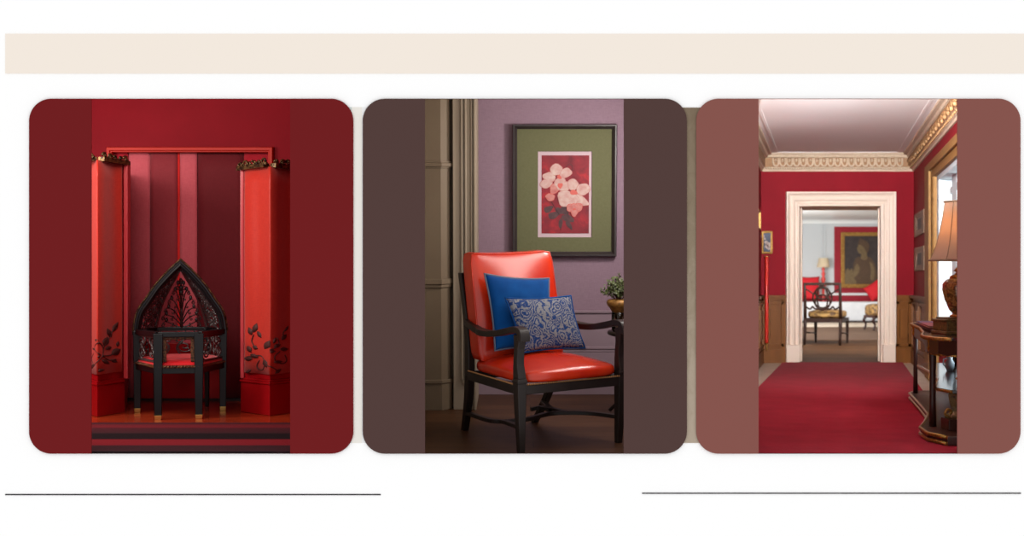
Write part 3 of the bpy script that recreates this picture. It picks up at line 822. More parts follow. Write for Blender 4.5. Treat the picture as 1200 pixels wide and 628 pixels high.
for a in ((671.5, 216.5, 6.5, 6, 85), (683, 222, 8, 6.5, 160), (681, 235, 9.5, 5, 30), (662.5, 232.5, 9.5, 9, 120), (671, 234, 6, 7, 70)): ell(*a, 1)
ell(672.5, 225.5, 4.5, 3, 10, 3)
for a in ((645, 231, 5, 4.2, 10), (643, 230, 2.6, 3.4, 70)): ell(*a, 2)
for a in ((669, 244, 5, 4, 40), (677, 243.5, 5.5, 4.5, 140), (673, 248, 5.5, 4, 90), (673, 242, 4, 3, 0)): ell(*a, 2)
ell(673, 245, 2, 1.6, 0, 3)
m.build('flower_print', [M['print_red'], M['petal'], M['petal_pink'], M['petal_heart'], M['leaf_ink'], M['petal_edge']], t)

# armchair
A0 = LZ(609, 533.5); th = R(31)
aw, ad = Vector((math.cos(th), math.sin(th), 0)), Vector((-math.sin(th), math.cos(th), 0))
def A(w, d, z): return A0+aw*w+ad*d+Vector((0, 0, z))
def Aray(px, py, d0, sl):     # point of the pixel ray on the plane  depth = d0 + sl*z  (armchair frame)
    r = ray(px, py); n = ad-Vector((0, 0, sl)); c0 = A0+ad*d0
    return CAML+r*((c0-CAML).dot(n)/r.dot(n))
WD = .75
t = thing('armchair', A(.375, .4, 0), 'espresso wood armchair with glossy red orange leather seat and back cushion', 'chair')
up = ad
def post(pts, ws, dd, name, mat=M['espresso'], smooth=True):
    rings = []
    sp = spline([(a, b, c) for a, b, c in pts], 6); n = len(sp)
    for i, p in enumerate(sp):
        f = i/(n-1)*(len(ws)-1); k = min(int(f), len(ws)-2); w = lerp(ws[k], ws[k+1], f-k); d = lerp(dd[k], dd[k+1], f-k)
        rings.append([A(p.x-w/2, p.y-d/2, p.z), A(p.x+w/2, p.y-d/2, p.z), A(p.x+w/2, p.y+d/2, p.z), A(p.x-w/2, p.y+d/2, p.z)])
    return MB().loft(rings, False, True).build(name, mat, t, bevel=.004)
for sgn in (0, 1):
    mw = (lambda w: WD-w) if sgn else (lambda w: w)
    post([(mw(.012), .005, 0), (mw(.006), .002, .2), (mw(0), 0, .44)], [.038, .05, .064], [.038, .05, .064], 'leg')
    post([(mw(0), 0, .44), (mw(0), .0, .455), (mw(0), 0, .47)], [.066, .07, .06], [.066, .07, .06], 'post_collar')
    rl = post([(mw(.10), .87, 0), (mw(.065), .76, .2), (mw(.04), .69, .40)], [.04, .045, .05], [.042, .05, .055], 'leg')
    post([(mw(.04), .69, .40), (mw(.037), .69, .58), (mw(.037), .715, .76), (mw(.04), .80, 1.06)], [.05, .046, .042, .036], [.055, .05, .046, .034], 'back_post')
    # front arm post, swelling where it meets the seat
    post([(mw(0), 0, .47), (mw(0), .012, .56), (mw(0), .004, .65), (mw(0), -.006, .735)], [.058, .052, .05, .056], [.066, .046, .046, .07], 'arm_post')
    # arm: a swept bar that dips and scrolls over the post
    path = spline([(.705, .752), (.60, .725), (.45, .705), (.28, .715), (.12, .747), (.03, .765), (-.028, .758), (-.048, .728), (-.046, .70)], 6)
    rings = []
    for i, p in enumerate(path):
        a, b = path[max(0, i-1)], path[min(len(path)-1, i+1)]; tg = (b-a).normalized()
        nx, nz = -tg.y, tg.x
        hw = .034 if i > 10 else .026
        th_ = .019
        q = lambda s, r_: A(mw(0)+s*hw+(.03*(1-min(1, i/12)) if not sgn else -.03*(1-min(1, i/12))), p.x+nx*r_, p.y+nz*r_)
        rings.append([q(-1, -th_), q(1, -th_), q(1, th_), q(-1, th_)])
    MB().loft(rings, False, True).build('arm', M['espresso'], t, bevel=.006)
m = MB()
m.beam(A(.02, 0, .398), A(WD-.02, 0, .398), .05, .055); m.beam(A(0, .02, .398), A(.035, .68, .398), .04, .055)
m.beam(A(WD, .02, .398), A(WD-.035, .68, .398), .04, .055); m.beam(A(.04, .68, .398), A(WD-.04, .68, .398), .04, .055)
m.build('seat_rail', M['espresso'], t, bevel=.004)
for d_, z_ in ((.79, 1.0), (.70, .62)): MB().beam(A(.04, d_, z_), A(WD-.04, d_, z_), .03, .055).build('back_rail', M['espresso'], t, bevel=.004)
# seat
def seatf(q):
    d = .33+q.y*.365; wmid = .375; hw = lerp(.372, .335, (q.y+1)/2)
    corner = max(0, abs(q.x)-.86)*max(0, -q.y-.8)*6   # notch round the front posts
    z = .425+(q.z+1)/2*(.085+.055*(1-q.x**2)*(1-q.y**2*.8))
    bul = .008*(1-q.z**2)
    return A(wmid+q.x*(hw+bul)-math.copysign(corner*.10, q.x), d+q.y*bul+corner*.10, z)
MB().rbox(seatf, 5, 14).build('seat_cushion', M['leather'], t)
for (p, q, n) in (((.03, -.026), (WD-.03, -.026), 46), ((-.022, .04), (.012, .66), 36)):
    m = MB()
    for k in range(n+1): m.ball(A(lerp(p[0], q[0], k/n), lerp(p[1], q[1], k/n), .432), .0062, 6)
    m.build('nailhead_trim', M['nail'], t)
# back cushion
def backf(q):
    z = .845+q.z*.345; w = .345+q.x*(.318-.006*q.z); lean = .655+.22*(z-.845)
    th_ = .062+.045*(1-q.x**2)*(1-q.z**2)
    ear = .016*abs(q.x)**4*max(0, q.z)**4
    return A(w, lean+q.y*th_, z+ear)
bc = MB().rbox(backf, 16, 18).build('back_cushion', M['leather'], t)
m = MB()
edge = []
for sy in (-1,):
    ring = [(-1, -1), (-1, 1), (1, 1), (1, -1)]
    pts = []
    for i in range(4):
        a, b = ring[i], ring[(i+1) % 4]
        for k in range(10):
            u, v = lerp(a[0], b[0], k/10), lerp(a[1], b[1], k/10)
            kk = (abs(u)**16+.9**16+abs(v)**16)**(1/16)
            pts.append(backf(Vector((u/kk, -.9/kk, v/kk))))
    m.tube(pts, .005, 6, True)
m.build('cushion_piping', M['leather'], bc)
# curved cross stretchers
def st(pts, name='stretcher'):
    sp = spline(pts, 8); m = MB(); rings = []
    n = len(sp)
    for i, p in enumerate(sp):
        a, b = sp[max(0, i-1)], sp[min(n-1, i+1)]; tg = (b-a).normalized(); sd = Vector((tg.y, -tg.x, 0)).normalized()
        rings.append([p-sd*.019-Vector((0, 0, .012)), p+sd*.019-Vector((0, 0, .012)), p+sd*.019+Vector((0, 0, .012)), p-sd*.019+Vector((0, 0, .012))])
    m.loft(rings, False, True).build(name, M['espresso'], t, bevel=.003)
zs = .16
st([A(.075, .80, .13), LZ(574, 492.5, .135), LZ(592, 494.5, .14), A(.02, .0+.03, .165)])
st([LZ(592, 494, .14), LZ(618, 491, .15), LZ(642, 485, .155), LZ(668, 483.5, .16), LZ(695, 484.5, .16), A(WD-.01, .02, .165)])
st([A(WD-.075, .80, .15), LZ(645, 478.5, .155), LZ(662, 483, .16)])
st([LZ(622, 479.5, .15), LZ(632, 477.5, .16), LZ(645, 480, .155)])
# throw pillows
def pillow(name, corners, thick, mat, pipe, label, dip=.05, group=None):
    TL, TR, BR2, BL = corners
    cen = (TL+TR+BR2+BL)/4
    nrm = (TR-TL).cross(BL-TL).normalized()
    if nrm.dot(CAML-cen) < 0: nrm = -nrm
    def pos(u, v, s):
        x, y = u*2-1, v*2-1
        uu = .5+.5*x*(1-dip*(1-y*y)); vv = .5+.5*y*(1-dip*(1-x*x))
        b = (BL.lerp(BR2, uu)).lerp(TL.lerp(TR, uu), vv)
        h = thick*(max(0, (1-x**2))*max(0, (1-y**2)))**.42
        wr = .004*math.sin(7*x+3*y)*math.sin(5*y-2*x)*(1-x*x)*(1-y*y)
        return b+nrm*(s*h+wr)
    m = MB(); m.grid(lambda u, v: pos(u, v, 1), 26, 26); m.grid(lambda u, v: pos(u, v, -1), 26, 26)
    o = tag(m.build(name, mat, origin=(BL+BR2)/2), label, 'cushion', group)
    pts = [pos(k/16, 0, 0) for k in range(16)]+[pos(1, k/16, 0) for k in range(16)]+[pos(1-k/16, 1, 0) for k in range(16)]+[pos(0, 1-k/16, 0) for k in range(16)]
    MB().tube(pts, .006, 6, True).build('piping', pipe, o)
    return o
pillow('throw_pillow', [Aray(567.5, 320.5, .325, .2), Aray(643.5, 326, .325, .2), Aray(650, 408, .325, .2), Aray(580, 411, .325, .2)], .055, M['velvet'], M['blue_piping'],
       'plain royal blue velvet pillow leaning on the red back cushion', .07, 'throw pillows on the red armchair')
pillow('throw_pillow', [Aray(591.5, 349, .21, .2), Aray(669, 346.5, .21, .2), Aray(686, 408, .21, .2), Aray(612, 413.5, .21, .2)], .05, M['paisley'], M['velvet'],
       'blue and silver paisley patterned pillow in front of the plain blue pillow', .07, 'throw pillows on the red armchair')

# side table with plant
tc = LY(737, 388, LZ(700, 485).y)
tz = LY(737, 388, tc.y).z
t = thing('side_table', (tc.x, tc.y, 0), 'small dark round side table behind the right arm of the red armchair', 'table')
MB().lathe((tc.x, tc.y, 0), [(.001, tz-.03), (.13, tz-.03), (.15, tz-.022), (.155, tz-.01), (.15, tz), (.001, tz)], 40).build('tabletop', M['espresso'], t)
MB().lathe((tc.x, tc.y, 0), [(.02, .06), (.03, .12), (.018, .2), (.028, .34), (.016, .48), (.03, tz-.03)], 16).build('pedestal', M['espresso'], t)
for k in range(3):
    a = k*2.094+.5; dx, dy = math.cos(a), math.sin(a)
    MB().tube(spline([(tc.x+dx*.02, tc.y+dy*.02, .11), (tc.x+dx*.09, tc.y+dy*.09, .07), (tc.x+dx*.15, tc.y+dy*.15, .013)], 5), .013, 8).build('leg', M['espresso'], t)
vx, vy = LY(725, 380, tc.y-.03).x, tc.y-.03
t = thing('potted_plant', (vx, vy, tz), 'bushy green plant in a glass vase with gold collar at the right edge', 'plant')
vh = LY(725, 361, vy).z-tz
MB().lathe((vx, vy, tz), [(.001, .001), (.042, .001), (.05, .02), (.052, vh*.5), (.05, vh), (.047, vh), (.048, vh*.5), (.044, .02), (.001, .012)], 24).build('vase', M['vase_glass'], t)
MB().lathe((vx, vy, tz), [(.02, vh*.5), (.066, vh+.005), (.082, vh+.02), (.088, vh+.045), (.078, vh+.06), (.03, vh+.065)], 20).build('gold_collar', M['gold_moss'], t)
m = MB(); stems = MB()
cz = LY(722, 338, vy).z
for k in range(70):
    a = random.uniform(0, 6.28); rr = random.random()**.5
    e = Vector((vx-.012+math.cos(a)*.125*rr, vy+math.sin(a)*.10*rr, cz+.10*(1-rr*rr)*random.uniform(.4, 1)+random.uniform(-.05, .02)))
    b = Vector((vx, vy, tz+vh+.03)); mid = b.lerp(e, .55)+Vector((0, 0, .015)); sp = spline([b, mid, e], 4); stems.tube(sp, .0018, 4)
    for q in range(9):
        c = sp[-1-q % 5]+Vector((random.gauss(0, .008), random.gauss(0, .008), random.gauss(0, .008)))
        d = Vector((random.gauss(0, 1), random.gauss(0, 1), random.gauss(.4, 1))).normalized(); s_ = d.orthogonal().normalized(); L = random.uniform(.018, .032)
        m.add([c, c+d*L*.5+s_*L*.3, c+d*L, c+d*L*.5-s_*L*.3], [(0, 1, 2, 3)])
fo = m.build('foliage', M['foliage'], t); stems.build('stems', M['stem'], fo)

# ================================================================== RED CORRIDOR (right opening)
T = Matrix.Identity(4)
YD = 16.1
def wallx(d): return 5.055-.2394*(16.1-d)
ZC, ZCB = 2.62, 2.395
bx0, bx1 = P(892, 0, YD).x, wallx(YD)
LPTS = [(bx0, YD), (2.12, 12.0), (1.40, 7.515)]
RX0, RX1 = wallx(7.515), bx1
struct('floor', MB().prism([(1.40, 7.515), (RX0+.1, 7.515), (RX1+.1, YD), (bx0-.1, YD), (2.12, 12)], -.08, -.012), M['marble'])
struct('ceiling', MB().prism([(1.40, 7.515), (RX0+.1, 7.515), (RX1+.1, YD), (bx0-.1, YD), (2.12, 12)], ZC, ZC+.1), M['ceiling'])
u_ = Vector((-.2394, -1, 0)).normalized(); n_ = Vector((-1, .2394, 0)).normalized()
def WR(d, s, z):                                # right wall frame
    return Vector((wallx(d), d, z))+n_*s
m = MB()
def wr_box(m, d0, d1, s0, s1, z0, z1):
    m.hexa([WR(d0, s0, z0), WR(d0, s1, z0), WR(d1, s1, z0), WR(d1, s0, z0)], [WR(d0, s0, z1), WR(d0, s1, z1), WR(d1, s1, z1), WR(d1, s0, z1)])
WD0, WD1, WZ0, WZ1 = 9.2, 12.75, .36, 2.06       # window opening
wr_box(m, WD1, YD+.2, -.2, 0, -.012, ZC); wr_box(m, 7.58, WD0, -.2, 0, -.012, ZC); wr_box(m, WD0, WD1, -.2, 0, WZ1, ZC); wr_box(m, WD0, WD1, -.2, 0, -.012, WZ0)
struct('wall_right', m, M['crimson'])
m = MB()
for (a, b) in zip(LPTS, LPTS[1:]): m.hexa([(a[0]-.1, a[1], -.012), (a[0], a[1], -.012), (b[0], b[1], -.012), (b[0]-.08, b[1], -.012)], [(a[0]-.1, a[1], ZC), (a[0], a[1], ZC), (b[0], b[1], ZC), (b[0]-.08, b[1], ZC)])
struct('wall_left', m, M['crimson'])
ox0, ox1, oz = P(936, 0, YD).x, P(1033, 0, YD).x, zat(240.5, YD)
TH = .9
SK = .257
def skb(m, x0, x1, ya, yb_, z0, z1):          # box whose sides follow the corridor's axis
    f = lambda x, y: (x+(y-YD)*SK, y)
    q = [f(x0, ya), f(x1, ya), f(x1, yb_), f(x0, yb_)]
    m.hexa([(*p, z0) for p in q], [(*p, z1) for p in q])
m = MB(); skb(m, bx0-.4, ox0, YD, YD+TH, -.012, ZC+.1); skb(m, ox1, bx1+.4, YD, YD+TH, -.012, ZC+.1); skb(m, ox0, ox1, YD, YD+TH, oz, ZC+.1)
struct('wall_back', m, M['crimson'])
# door casing and jamb
cx0, cx1, czt = P(920.5, 0, YD).x, P(1047, 0, YD).x, zat(222.5, YD)
wdt = ox0-cx0
m = MB()
m.sweep([(ox0, YD, .22), (ox0, YD, oz), (ox1, YD, oz), (ox1, YD, .22)],
        [(0, -.02), (0, .03), (.02, .035), (.03, .02), (.05, .02), (.06, .04), (.085, .045), (.095, .03), (.12, .035), (wdt-.035, .05), (wdt-.02, .07), (wdt, .07), (wdt, 0)], (0, -1, 0))
m.box((cx0-.005, YD-.08, -.012), (ox0, YD, .22)); m.box((ox1, YD-.08, -.012), (cx1+.005, YD, .22))
for z_ in (0,):
    skb(m, ox0-.01, ox0+.012, YD-.03, YD+TH+.02, -.012, oz); skb(m, ox1-.012, ox1+.01, YD-.03, YD+TH+.02, -.012, oz); skb(m, ox0, ox1, YD-.03, YD+TH+.02, oz-.012, oz+.01)
    skb(m, ox0+.012, ox0+.035, YD+.3, YD+.42, -.012, oz-.012); skb(m, ox1-.035, ox1-.012, YD+.3, YD+.42, -.012, oz-.012)
struct('trim_1', m, M['casing'], bevel=.006)
# wainscot
ZW = .84
def panel(m, f, a0, a1, z0, z1):     # raised panel: f(a, s, z)
    def bx(a, b, s, c, d): m.hexa([f(a, 0, c), f(a, s, c), f(b, s, c), f(b, 0, c)], [f(a, 0, d), f(a, s, d), f(b, s, d), f(b, 0, d)])
    w = .03*(1 if a1 > a0 else -1)
    bx(a0, a1, .03, z0, z0+.03); bx(a0, a1, .03, z1-.03, z1); bx(a0, a0+w, .03, z0, z1); bx(a1-w, a1, .03, z0, z1)
    k = .25*(a1-a0); bx(a0+k, a1-k, .028, z0+.1, z1-.1)
m = MB()
fb = lambda a, s, z: Vector((a, YD-.012-s, z))
for a, b in ((bx0, cx0), (cx1, bx1)):
    m.box((a, YD-.016, -.012), (b, YD+.005, ZW)); m.box((a, YD-.06, ZW-.035), (b, YD, ZW)); m.box((a, YD-.045, ZW-.06), (b, YD, ZW-.035)); m.box((a, YD-.04, -.012), (b, YD, .16))
panel(m, fb, cx1+.03, bx1-.05, .2, .76); panel(m, fb, bx0+.05, cx0-.03, .2, .76)
fr = lambda a, s, z: WR(a, .012+s, z)
wr_box(m, 13.55, YD, 0, .016, -.012, ZW); wr_box(m, 13.55, YD, 0, .06, ZW-.035, ZW); wr_box(m, 13.55, YD, 0, .04, -.012, .16)
wr_box(m, 7.6, WD0-.4, 0, .016, -.012, ZW)
panel(m, fr, 15.9, 14.9, .2, .76); panel(m, fr, 14.8, 13.7, .2, .76)
a, b = Vector((*LPTS[0], 0)), Vector((*LPTS[1], 0)); ul = (b-a).normalized(); nl = Vector((-ul.y, ul.x, 0)); nl = nl if nl.x > 0 else -nl
la = a.copy(); b2_ = Vector((LPTS[2][0], LPTS[2][1]+.05, 0)); lb0 = b.copy(); ul2 = (b2_-b).normalized(); nl2 = Vector((-ul2.y, ul2.x, 0)); nl2 = nl2 if nl2.x > 0 else -nl2; LL2 = (b2_-b).length
fl = lambda s_, s, z: la+ul*s_+nl*s+Vector((0, 0, z))
def lbox(a0, a1, s, z0, z1): m.hexa([fl(a0, 0, z0), fl(a0, s, z0), fl(a1, s, z0), fl(a1, 0, z0)], [fl(a0, 0, z1), fl(a0, s, z1), fl(a1, s, z1), fl(a1, 0, z1)])
lbox(0, 4.2, .016, -.012, ZW); lbox(0, 4.2, .05, ZW-.035, ZW); lbox(0, 4.2, .035, -.012, .16)
def l2box(a0, a1, s, z0, z1):
    g = lambda s_, o, z: lb0+ul2*s_+nl2*o+Vector((0, 0, z))
    m.hexa([g(a0, 0, z0), g(a0, s, z0), g(a1, s, z0), g(a1, 0, z0)], [g(a0, 0, z1), g(a0, s, z1), g(a1, s, z1), g(a1, 0, z1)])
l2box(0, LL2, .016, -.012, ZW); l2box(0, LL2, .05, ZW-.035, ZW); l2box(0, LL2, .035, -.012, .16)
for q in range(4): panel(m, lambda s_, s, z: lb0+ul2*s_+nl2*(s+.012)+Vector((0, 0, z)), .1+q*1.08, 1.05+q*1.08, .2, .76)
for q in range(4): panel(m, lambda s_, s, z: fl(s_, s+.012, z), .1+q*1.0, 1.0+q*1.0, .2, .76)
struct('trim_2', m, M['wainscot'])
# cornice: profile s = out from the wall, z
cp = [(0, ZCB), (.018, ZCB), (.022, ZCB+.025), (.034, ZCB+.03), (.038, ZCB+.05), (.05, ZCB+.055), (.055, ZCB+.165), (.085, ZCB+.175), (.095, ZCB+.2), (.13, ZCB+.205), (.135, ZC), (0, ZC)]
def off_pt(s):
    # mitred polyline of the wall line pushed into the room by s
    ln = []
    segs = [((wallx(7.6), 7.6), (bx1, YD), n_), ((bx1, YD), (bx0, YD), Vector((0, -1, 0))), ((bx0, YD), LPTS[1], nl), (LPTS[1], LPTS[2], nl2)]
    L = [(Vector((*p, 0))+n*s, (Vector((*q, 0))-Vector((*p, 0))).normalized()) for p, q, n in segs]
    def inter(A_, B_):
        (p, d1), (q, d2) = A_, B_; den = d1.x*d2.y-d1.y*d2.x; k = ((q.x-p.x)*d2.y-(q.y-p.y)*d2.x)/den; return p+d1*k
    end = Vector((LPTS[2][0], LPTS[2][1]+.05, 0))+nl2*s
    return [L[0][0], inter(L[0], L[1]), inter(L[1], L[2]), inter(L[2], L[3]), end]
rings = []
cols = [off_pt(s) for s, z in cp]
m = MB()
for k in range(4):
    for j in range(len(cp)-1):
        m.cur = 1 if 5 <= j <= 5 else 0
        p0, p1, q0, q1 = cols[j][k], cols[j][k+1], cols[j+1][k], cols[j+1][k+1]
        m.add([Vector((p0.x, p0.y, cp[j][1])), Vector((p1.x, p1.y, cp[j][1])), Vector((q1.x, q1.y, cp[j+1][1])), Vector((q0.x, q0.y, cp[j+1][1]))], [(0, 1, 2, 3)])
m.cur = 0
pa, pb = off_pt(.06)[2], off_pt(.06)[1]
n = 19
for k in range(n):
    x = lerp(pa.x+.08, pb.x-.08, (k+.5)/n); y = YD-.062; w = .034
    pts = [(x-w, y, ZCB+.165), (x-w, y-.004, ZCB+.11)]+[(x-w*math.cos(q*math.pi/6), y-.006, ZCB+.10-.038*math.sin(q*math.pi/6)) for q in range(1, 6)]+[(x+w, y-.004, ZCB+.11), (x+w, y, ZCB+.165)]
    m.tube(pts, .012, 6)
    m.ball((x, y-.002, ZCB+.135), .014, 7, 1.8)
for k in range(60):
    x = lerp(pa.x, pb.x, (k+.5)/60); m.ball((x, YD-.04, ZCB+.04), .012, 6)
m.cur = 2
n = 30
ra, rb = off_pt(.06)[0], off_pt(.06)[1]
for k in range(n):
    c = ra.lerp(rb, (k+.5)/n)+n_*.012; L = (rb-ra).length/n; ud = (rb-ra).normalized()
    for sg in (-1, 1):
        m.tube([c+ud*(sg*L*.30*(.15+(1-q/13)*math.cos(q*.55)))+Vector((0, 0, ZCB+.115+.04*(1-q/14)*math.sin(q*.55))) for q in range(12)], [.017-.0008*q for q in range(12)], 6)
    m.ball(c+Vector((0, 0, ZCB+.085)), .02, 7, 1.3); m.ball(c+ud*L*.5+Vector((0, 0, ZCB+.13)), .018, 7, 1.5)
    m.ball(c-n_*.02+ud*L*.25+Vector((0, 0, ZCB+.04)), .013, 6); m.ball(c-n_*.02-ud*L*.25+Vector((0, 0, ZCB+.04)), .013, 6)
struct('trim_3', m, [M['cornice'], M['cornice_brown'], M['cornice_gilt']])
# ceiling step line near the cornice
m = MB(); cc = off_pt(.2)
for p, q in zip(cc, cc[1:]): m.beam(Vector((p.x, p.y, ZC-.003)), Vector((q.x, q.y, ZC-.003)), .03, .006)
struct('trim_4', m, M['ceiling'])
# window
m = MB()
fr_ = lambda d0, d1, s0, s1, z0, z1: wr_box(m, d0, d1, s0, s1, z0, z1)
fr_(WD1, WD1+.8, 0, .05, -.0, WZ1+.16); fr_(WD1+.3, WD1+.8, .05, .075, 0, WZ1+.16); fr_(WD1+.02, WD1+.12, .05, .06, 0, WZ1)
fr_(WD0-.7, WD0, 0, .05, -.0, WZ1+.16); fr_(WD0, WD1, 0, .05, WZ1, WZ1+.16); fr_(WD0, WD1+.3, .05, .075, WZ1+.08, WZ1+.16)
M['gold_casing'] = pm('dull_gilt_casing', (140, 100, 50), .6, .15, spec=.3, col2=(118, 82, 38), nscale=20, bscale=70, bstr=.2)
struct('trim_5', m, M['gold_casing'], bevel=.008)
m = MB()
fr_(WD1-.2, WD1, -.21, .02, WZ0, WZ1); fr_(WD0, WD0+.2, -.21, .02, WZ0, WZ1); fr_(WD0, WD1, -.21, .02, WZ1-.05, WZ1); fr_(WD0, WD1, -.21, .02, WZ0, WZ0+.06)
fr_(WD1-.95, WD1-.55, -.14, -.07, WZ0, WZ1); fr_(WD0, WD1-.34, -.14, -.07, WZ1-.2, WZ1-.14); fr_(WD0, WD1-.34, -.14, -.07, .75, .79); fr_(10.6, 10.75, -.14, -.07, WZ0, WZ1)
M['window_paint'] = pm('grey_white_window_paint', (188, 197, 200), .5)
wn = struct('window_1', m, M['window_paint'], bevel=.005)
m = MB(); wr_box(m, WD0+.1, WD1-.1, -.108, -.102, WZ0+.04, WZ1-.04); m.build('window_pane', M['glass'], wn)
# carpet
a = [G(915.5, 424.4), G(1056, 424.4)]
k0 = (a[0].x-2.404)/(a[0].y-12.46); k1 = (a[1].x-3.63)/(a[1].y-11.25)
yf = 7.53
cp_ = [(1.42, yf), (a[1].x-k1*(YD-.12-yf), yf), (a[1].x, YD-.12), (a[0].x, YD-.12), (2.29, 12.0)]
tag(MB().prism(cp_, -.012, .004).build('carpet', M['carpet'], bevel=.003), 'long red carpet running up to the cream doorway', 'carpet')
# pictures in the corridor
def picture(name, f, a0, a1, z0, z1, fw, mats, label, group, extra=None, thick=.035):
    c = f((a0+a1)/2, 0, z0); t = thing(name, c, label, 'picture', group)
    m = MB()
    fwa = fw[0]*(1 if a1 > a0 else -1)
    def bx(m, p, q, s0, s, c_, d): m.hexa([f(p, s0, c_), f(p, s, c_), f(q, s, c_), f(q, s0, c_)], [f(p, s0, d), f(p, s, d), f(q, s, d), f(q, s0, d)])
    for i, (k, s) in enumerate(((0, thick), (.45, thick*.72))):
        A_, B_, C_, D_ = a0+fwa*k, a1-fwa*k, z0+fw[1]*k, z1-fw[1]*k; e = fwa*(.5 if i == 0 else .55); g = fw[1]*(.5 if i == 0 else .55)
        bx(m, A_, A_+e, .002, s, C_, D_); bx(m, B_-e, B_, .002, s, C_, D_); bx(m, A_+e, B_-e, .002, s, C_, C_+g); bx(m, A_+e, B_-e, .002, s, D_-g, D_)
    m.build('frame', mats[0], t, bevel=.004)
    m = MB(); bx(m, a0+fwa*.9, a1-fwa*.9, .002, thick*.4, z0+fw[1]*.9, z1-fw[1]*.9); cv = m.build('canvas', mats[1], t)
    if extra: extra(f, cv, thick*.4+.002)
    return t
fB = lambda a, s, z: Vector((a, YD-s, z))
xk = lambda px, d=YD: P(px, 0, d).x
def strokes(f, cv, s):
    m = MB()
    for px, py, r_ in ((893.5, 277, 2.2), (897.5, 284, 2.0), (900, 286.5, 2.6), (898.5, 289, 2.2), (900.5, 291, 1.6), (896, 280, 1.2)):
        c = f(xk(px), s, zat(py, YD)); rr = r_/93
        m.add([c]+[c+Vector((rr*math.cos(q*.7854)*(1+.2*math.sin(q*2)), 0, rr*math.sin(q*.7854)*1.1)) for q in range(8)], [(0, q+1, (q+1) % 8+1) for q in range(8)])
    m.build('painted_blossom', M['canvas_light'], cv)
picture('framed_painting', fB, xk(892.2), xk(904.8), zat(297, YD), zat(271, YD), (.022, .022), [M['gold_frame'], M['blue_canvas']],
        'small dark still life in a gold frame, left of the cream doorway', 'small pictures on the corridor walls', strokes)
fR = lambda a, s, z: WR(a, s, z)
picture('framed_painting', fR, 15.82, 14.42, zat(275.5, 15.1), zat(248.5, 15.1), (.34, .07), [M['bronze_frame'], M['dark_paint']],
        'upper of the two small bronze framed pictures beside the window', 'small pictures on the corridor walls', None, .018)
picture('framed_painting', fR, 15.82, 14.42, zat(317, 15.1), zat(289.5, 15.1), (.34, .07), [M['bronze_frame'], M['dark_paint']],
        'lower of the two small bronze framed pictures beside the window', 'small pictures on the corridor walls', None, .018)
# picture edge on the left wall
picture('framed_painting', lambda a_, s, z: fl(a_, s, z), .9, 2.0, zat(270, 15.3), zat(248, 15.3), (.2, .04), [M['gold_frame'], M['dark_paint']],
        'gold picture frame seen edge on, at the far left of the corridor', 'small pictures on the corridor walls', None, .045)
# satin ribbon added for an orange reflected streak and red strip in the corner
t = thing('streak_ribbon', (xk(898.5, 16.0), 16.0, zat(402, 16.0)), 'narrow red satin ribbon added for an orange light streak and red strip, left corner of the corridor', 'bell pull')
m = MB(); zz0, zz1 = zat(402, 16.0), zat(301, 16.0)
m.grid(lambda u, v: Vector((xk(896.6, 16.0)+.042*u, 16.0-.018*math.sin(u*math.pi)+.004*math.sin(v*12), lerp(zz0, zz1, v))), 8, 24)
m.build('ribbon', M['satin'], t, solid=.003)
MB().tube([(xk(896, 16.0), 16.0, zz1+.004), (xk(901.5, 16.0), 16.0, zz1+.004)], .008, 8).build('hanging_rod', M['brass'], t)
MB().lathe((xk(898.6, 16.0), 16.0, zz0-.1), [(.002, 0), (.01, .03), (.006, .06), (.014, .1)], 10).build('tassel', M['gilt'], t)

# console table
ZT = .655
t = thing('console_table', WR(9.4, .2, 0), 'dark mahogany console table with gilt edges and two lower shelves under the window', 'table')
def wpoly(pts): return [(WR(d, s, 0).x, WR(d, s, 0).y) for d, s in pts]
def topoutline(g, e0=11.05, e1=7.98):
    return [(e0, .02), (e0, .33+g), (e0-.18, .385+g), (9.9, .385+g), (9.0, .43+g), (8.55, .475+g), (8.3, .48+g), (8.1, .43+g), (e1, .34+g), (e1, .02)]
MB().prism(wpoly(topoutline(.01)), ZT-.018, ZT).build('tabletop', M['mahogany_top'], t, bevel=.003)
def edge_trim(pts, z, r_, name, bead=True):
    m = MB(); q = [Vector((*p, z)) for p in wpoly(pts)]
    q = q[1:-1]
    m.tube(q, r_, 8)
    if bead:
        for a_, b_ in zip(q, q[1:]):
            k = max(1, int((b_-a_).length/.03))
            for i in range(k): m.ball(a_.lerp(b_, (i+.5)/k)+Vector((0, 0, -.002)), r_*1.25, 6)
    return m.build(name, M['gilt'], t)
edge_trim(topoutline(.012), ZT-.009, .011, 'gilt_edge')
ap = topoutline(-.025)
m = MB(); q = wpoly(ap)[1:-1]
for a_, b_ in zip(q, q[1:]):
    n = max(2, int((Vector(b_)-Vector(a_)).length/.08))
    for i in range(n):
        p0_, p1_ = Vector(a_).lerp(Vector(b_), i/n), Vector(a_).lerp(Vector(b_), (i+1)/n); f0 = .012*abs(math.sin(i*math.pi/2)); f1 = .012*abs(math.sin((i+1)*math.pi/2))
        out = Vector(((p1_-p0_).y, -(p1_-p0_).x)).normalized()*.018
        m.hexa([(p0_.x, p0_.y, ZT-.105-f0), (p1_.x, p1_.y, ZT-.105-f1), (p1_.x+out.x, p1_.y+out.y, ZT-.105-f1), (p0_.x+out.x, p0_.y+out.y, ZT-.105-f0)],
               [(p0_.x, p0_.y, ZT-.018), (p1_.x, p1_.y, ZT-.018), (p1_.x+out.x, p1_.y+out.y, ZT-.018), (p0_.x+out.x, p0_.y+out.y, ZT-.018)])
m.build('apron', M['mahogany'], t)
edge_trim(topoutline(-.02), ZT-.112, .008, 'gilt_apron_edge')
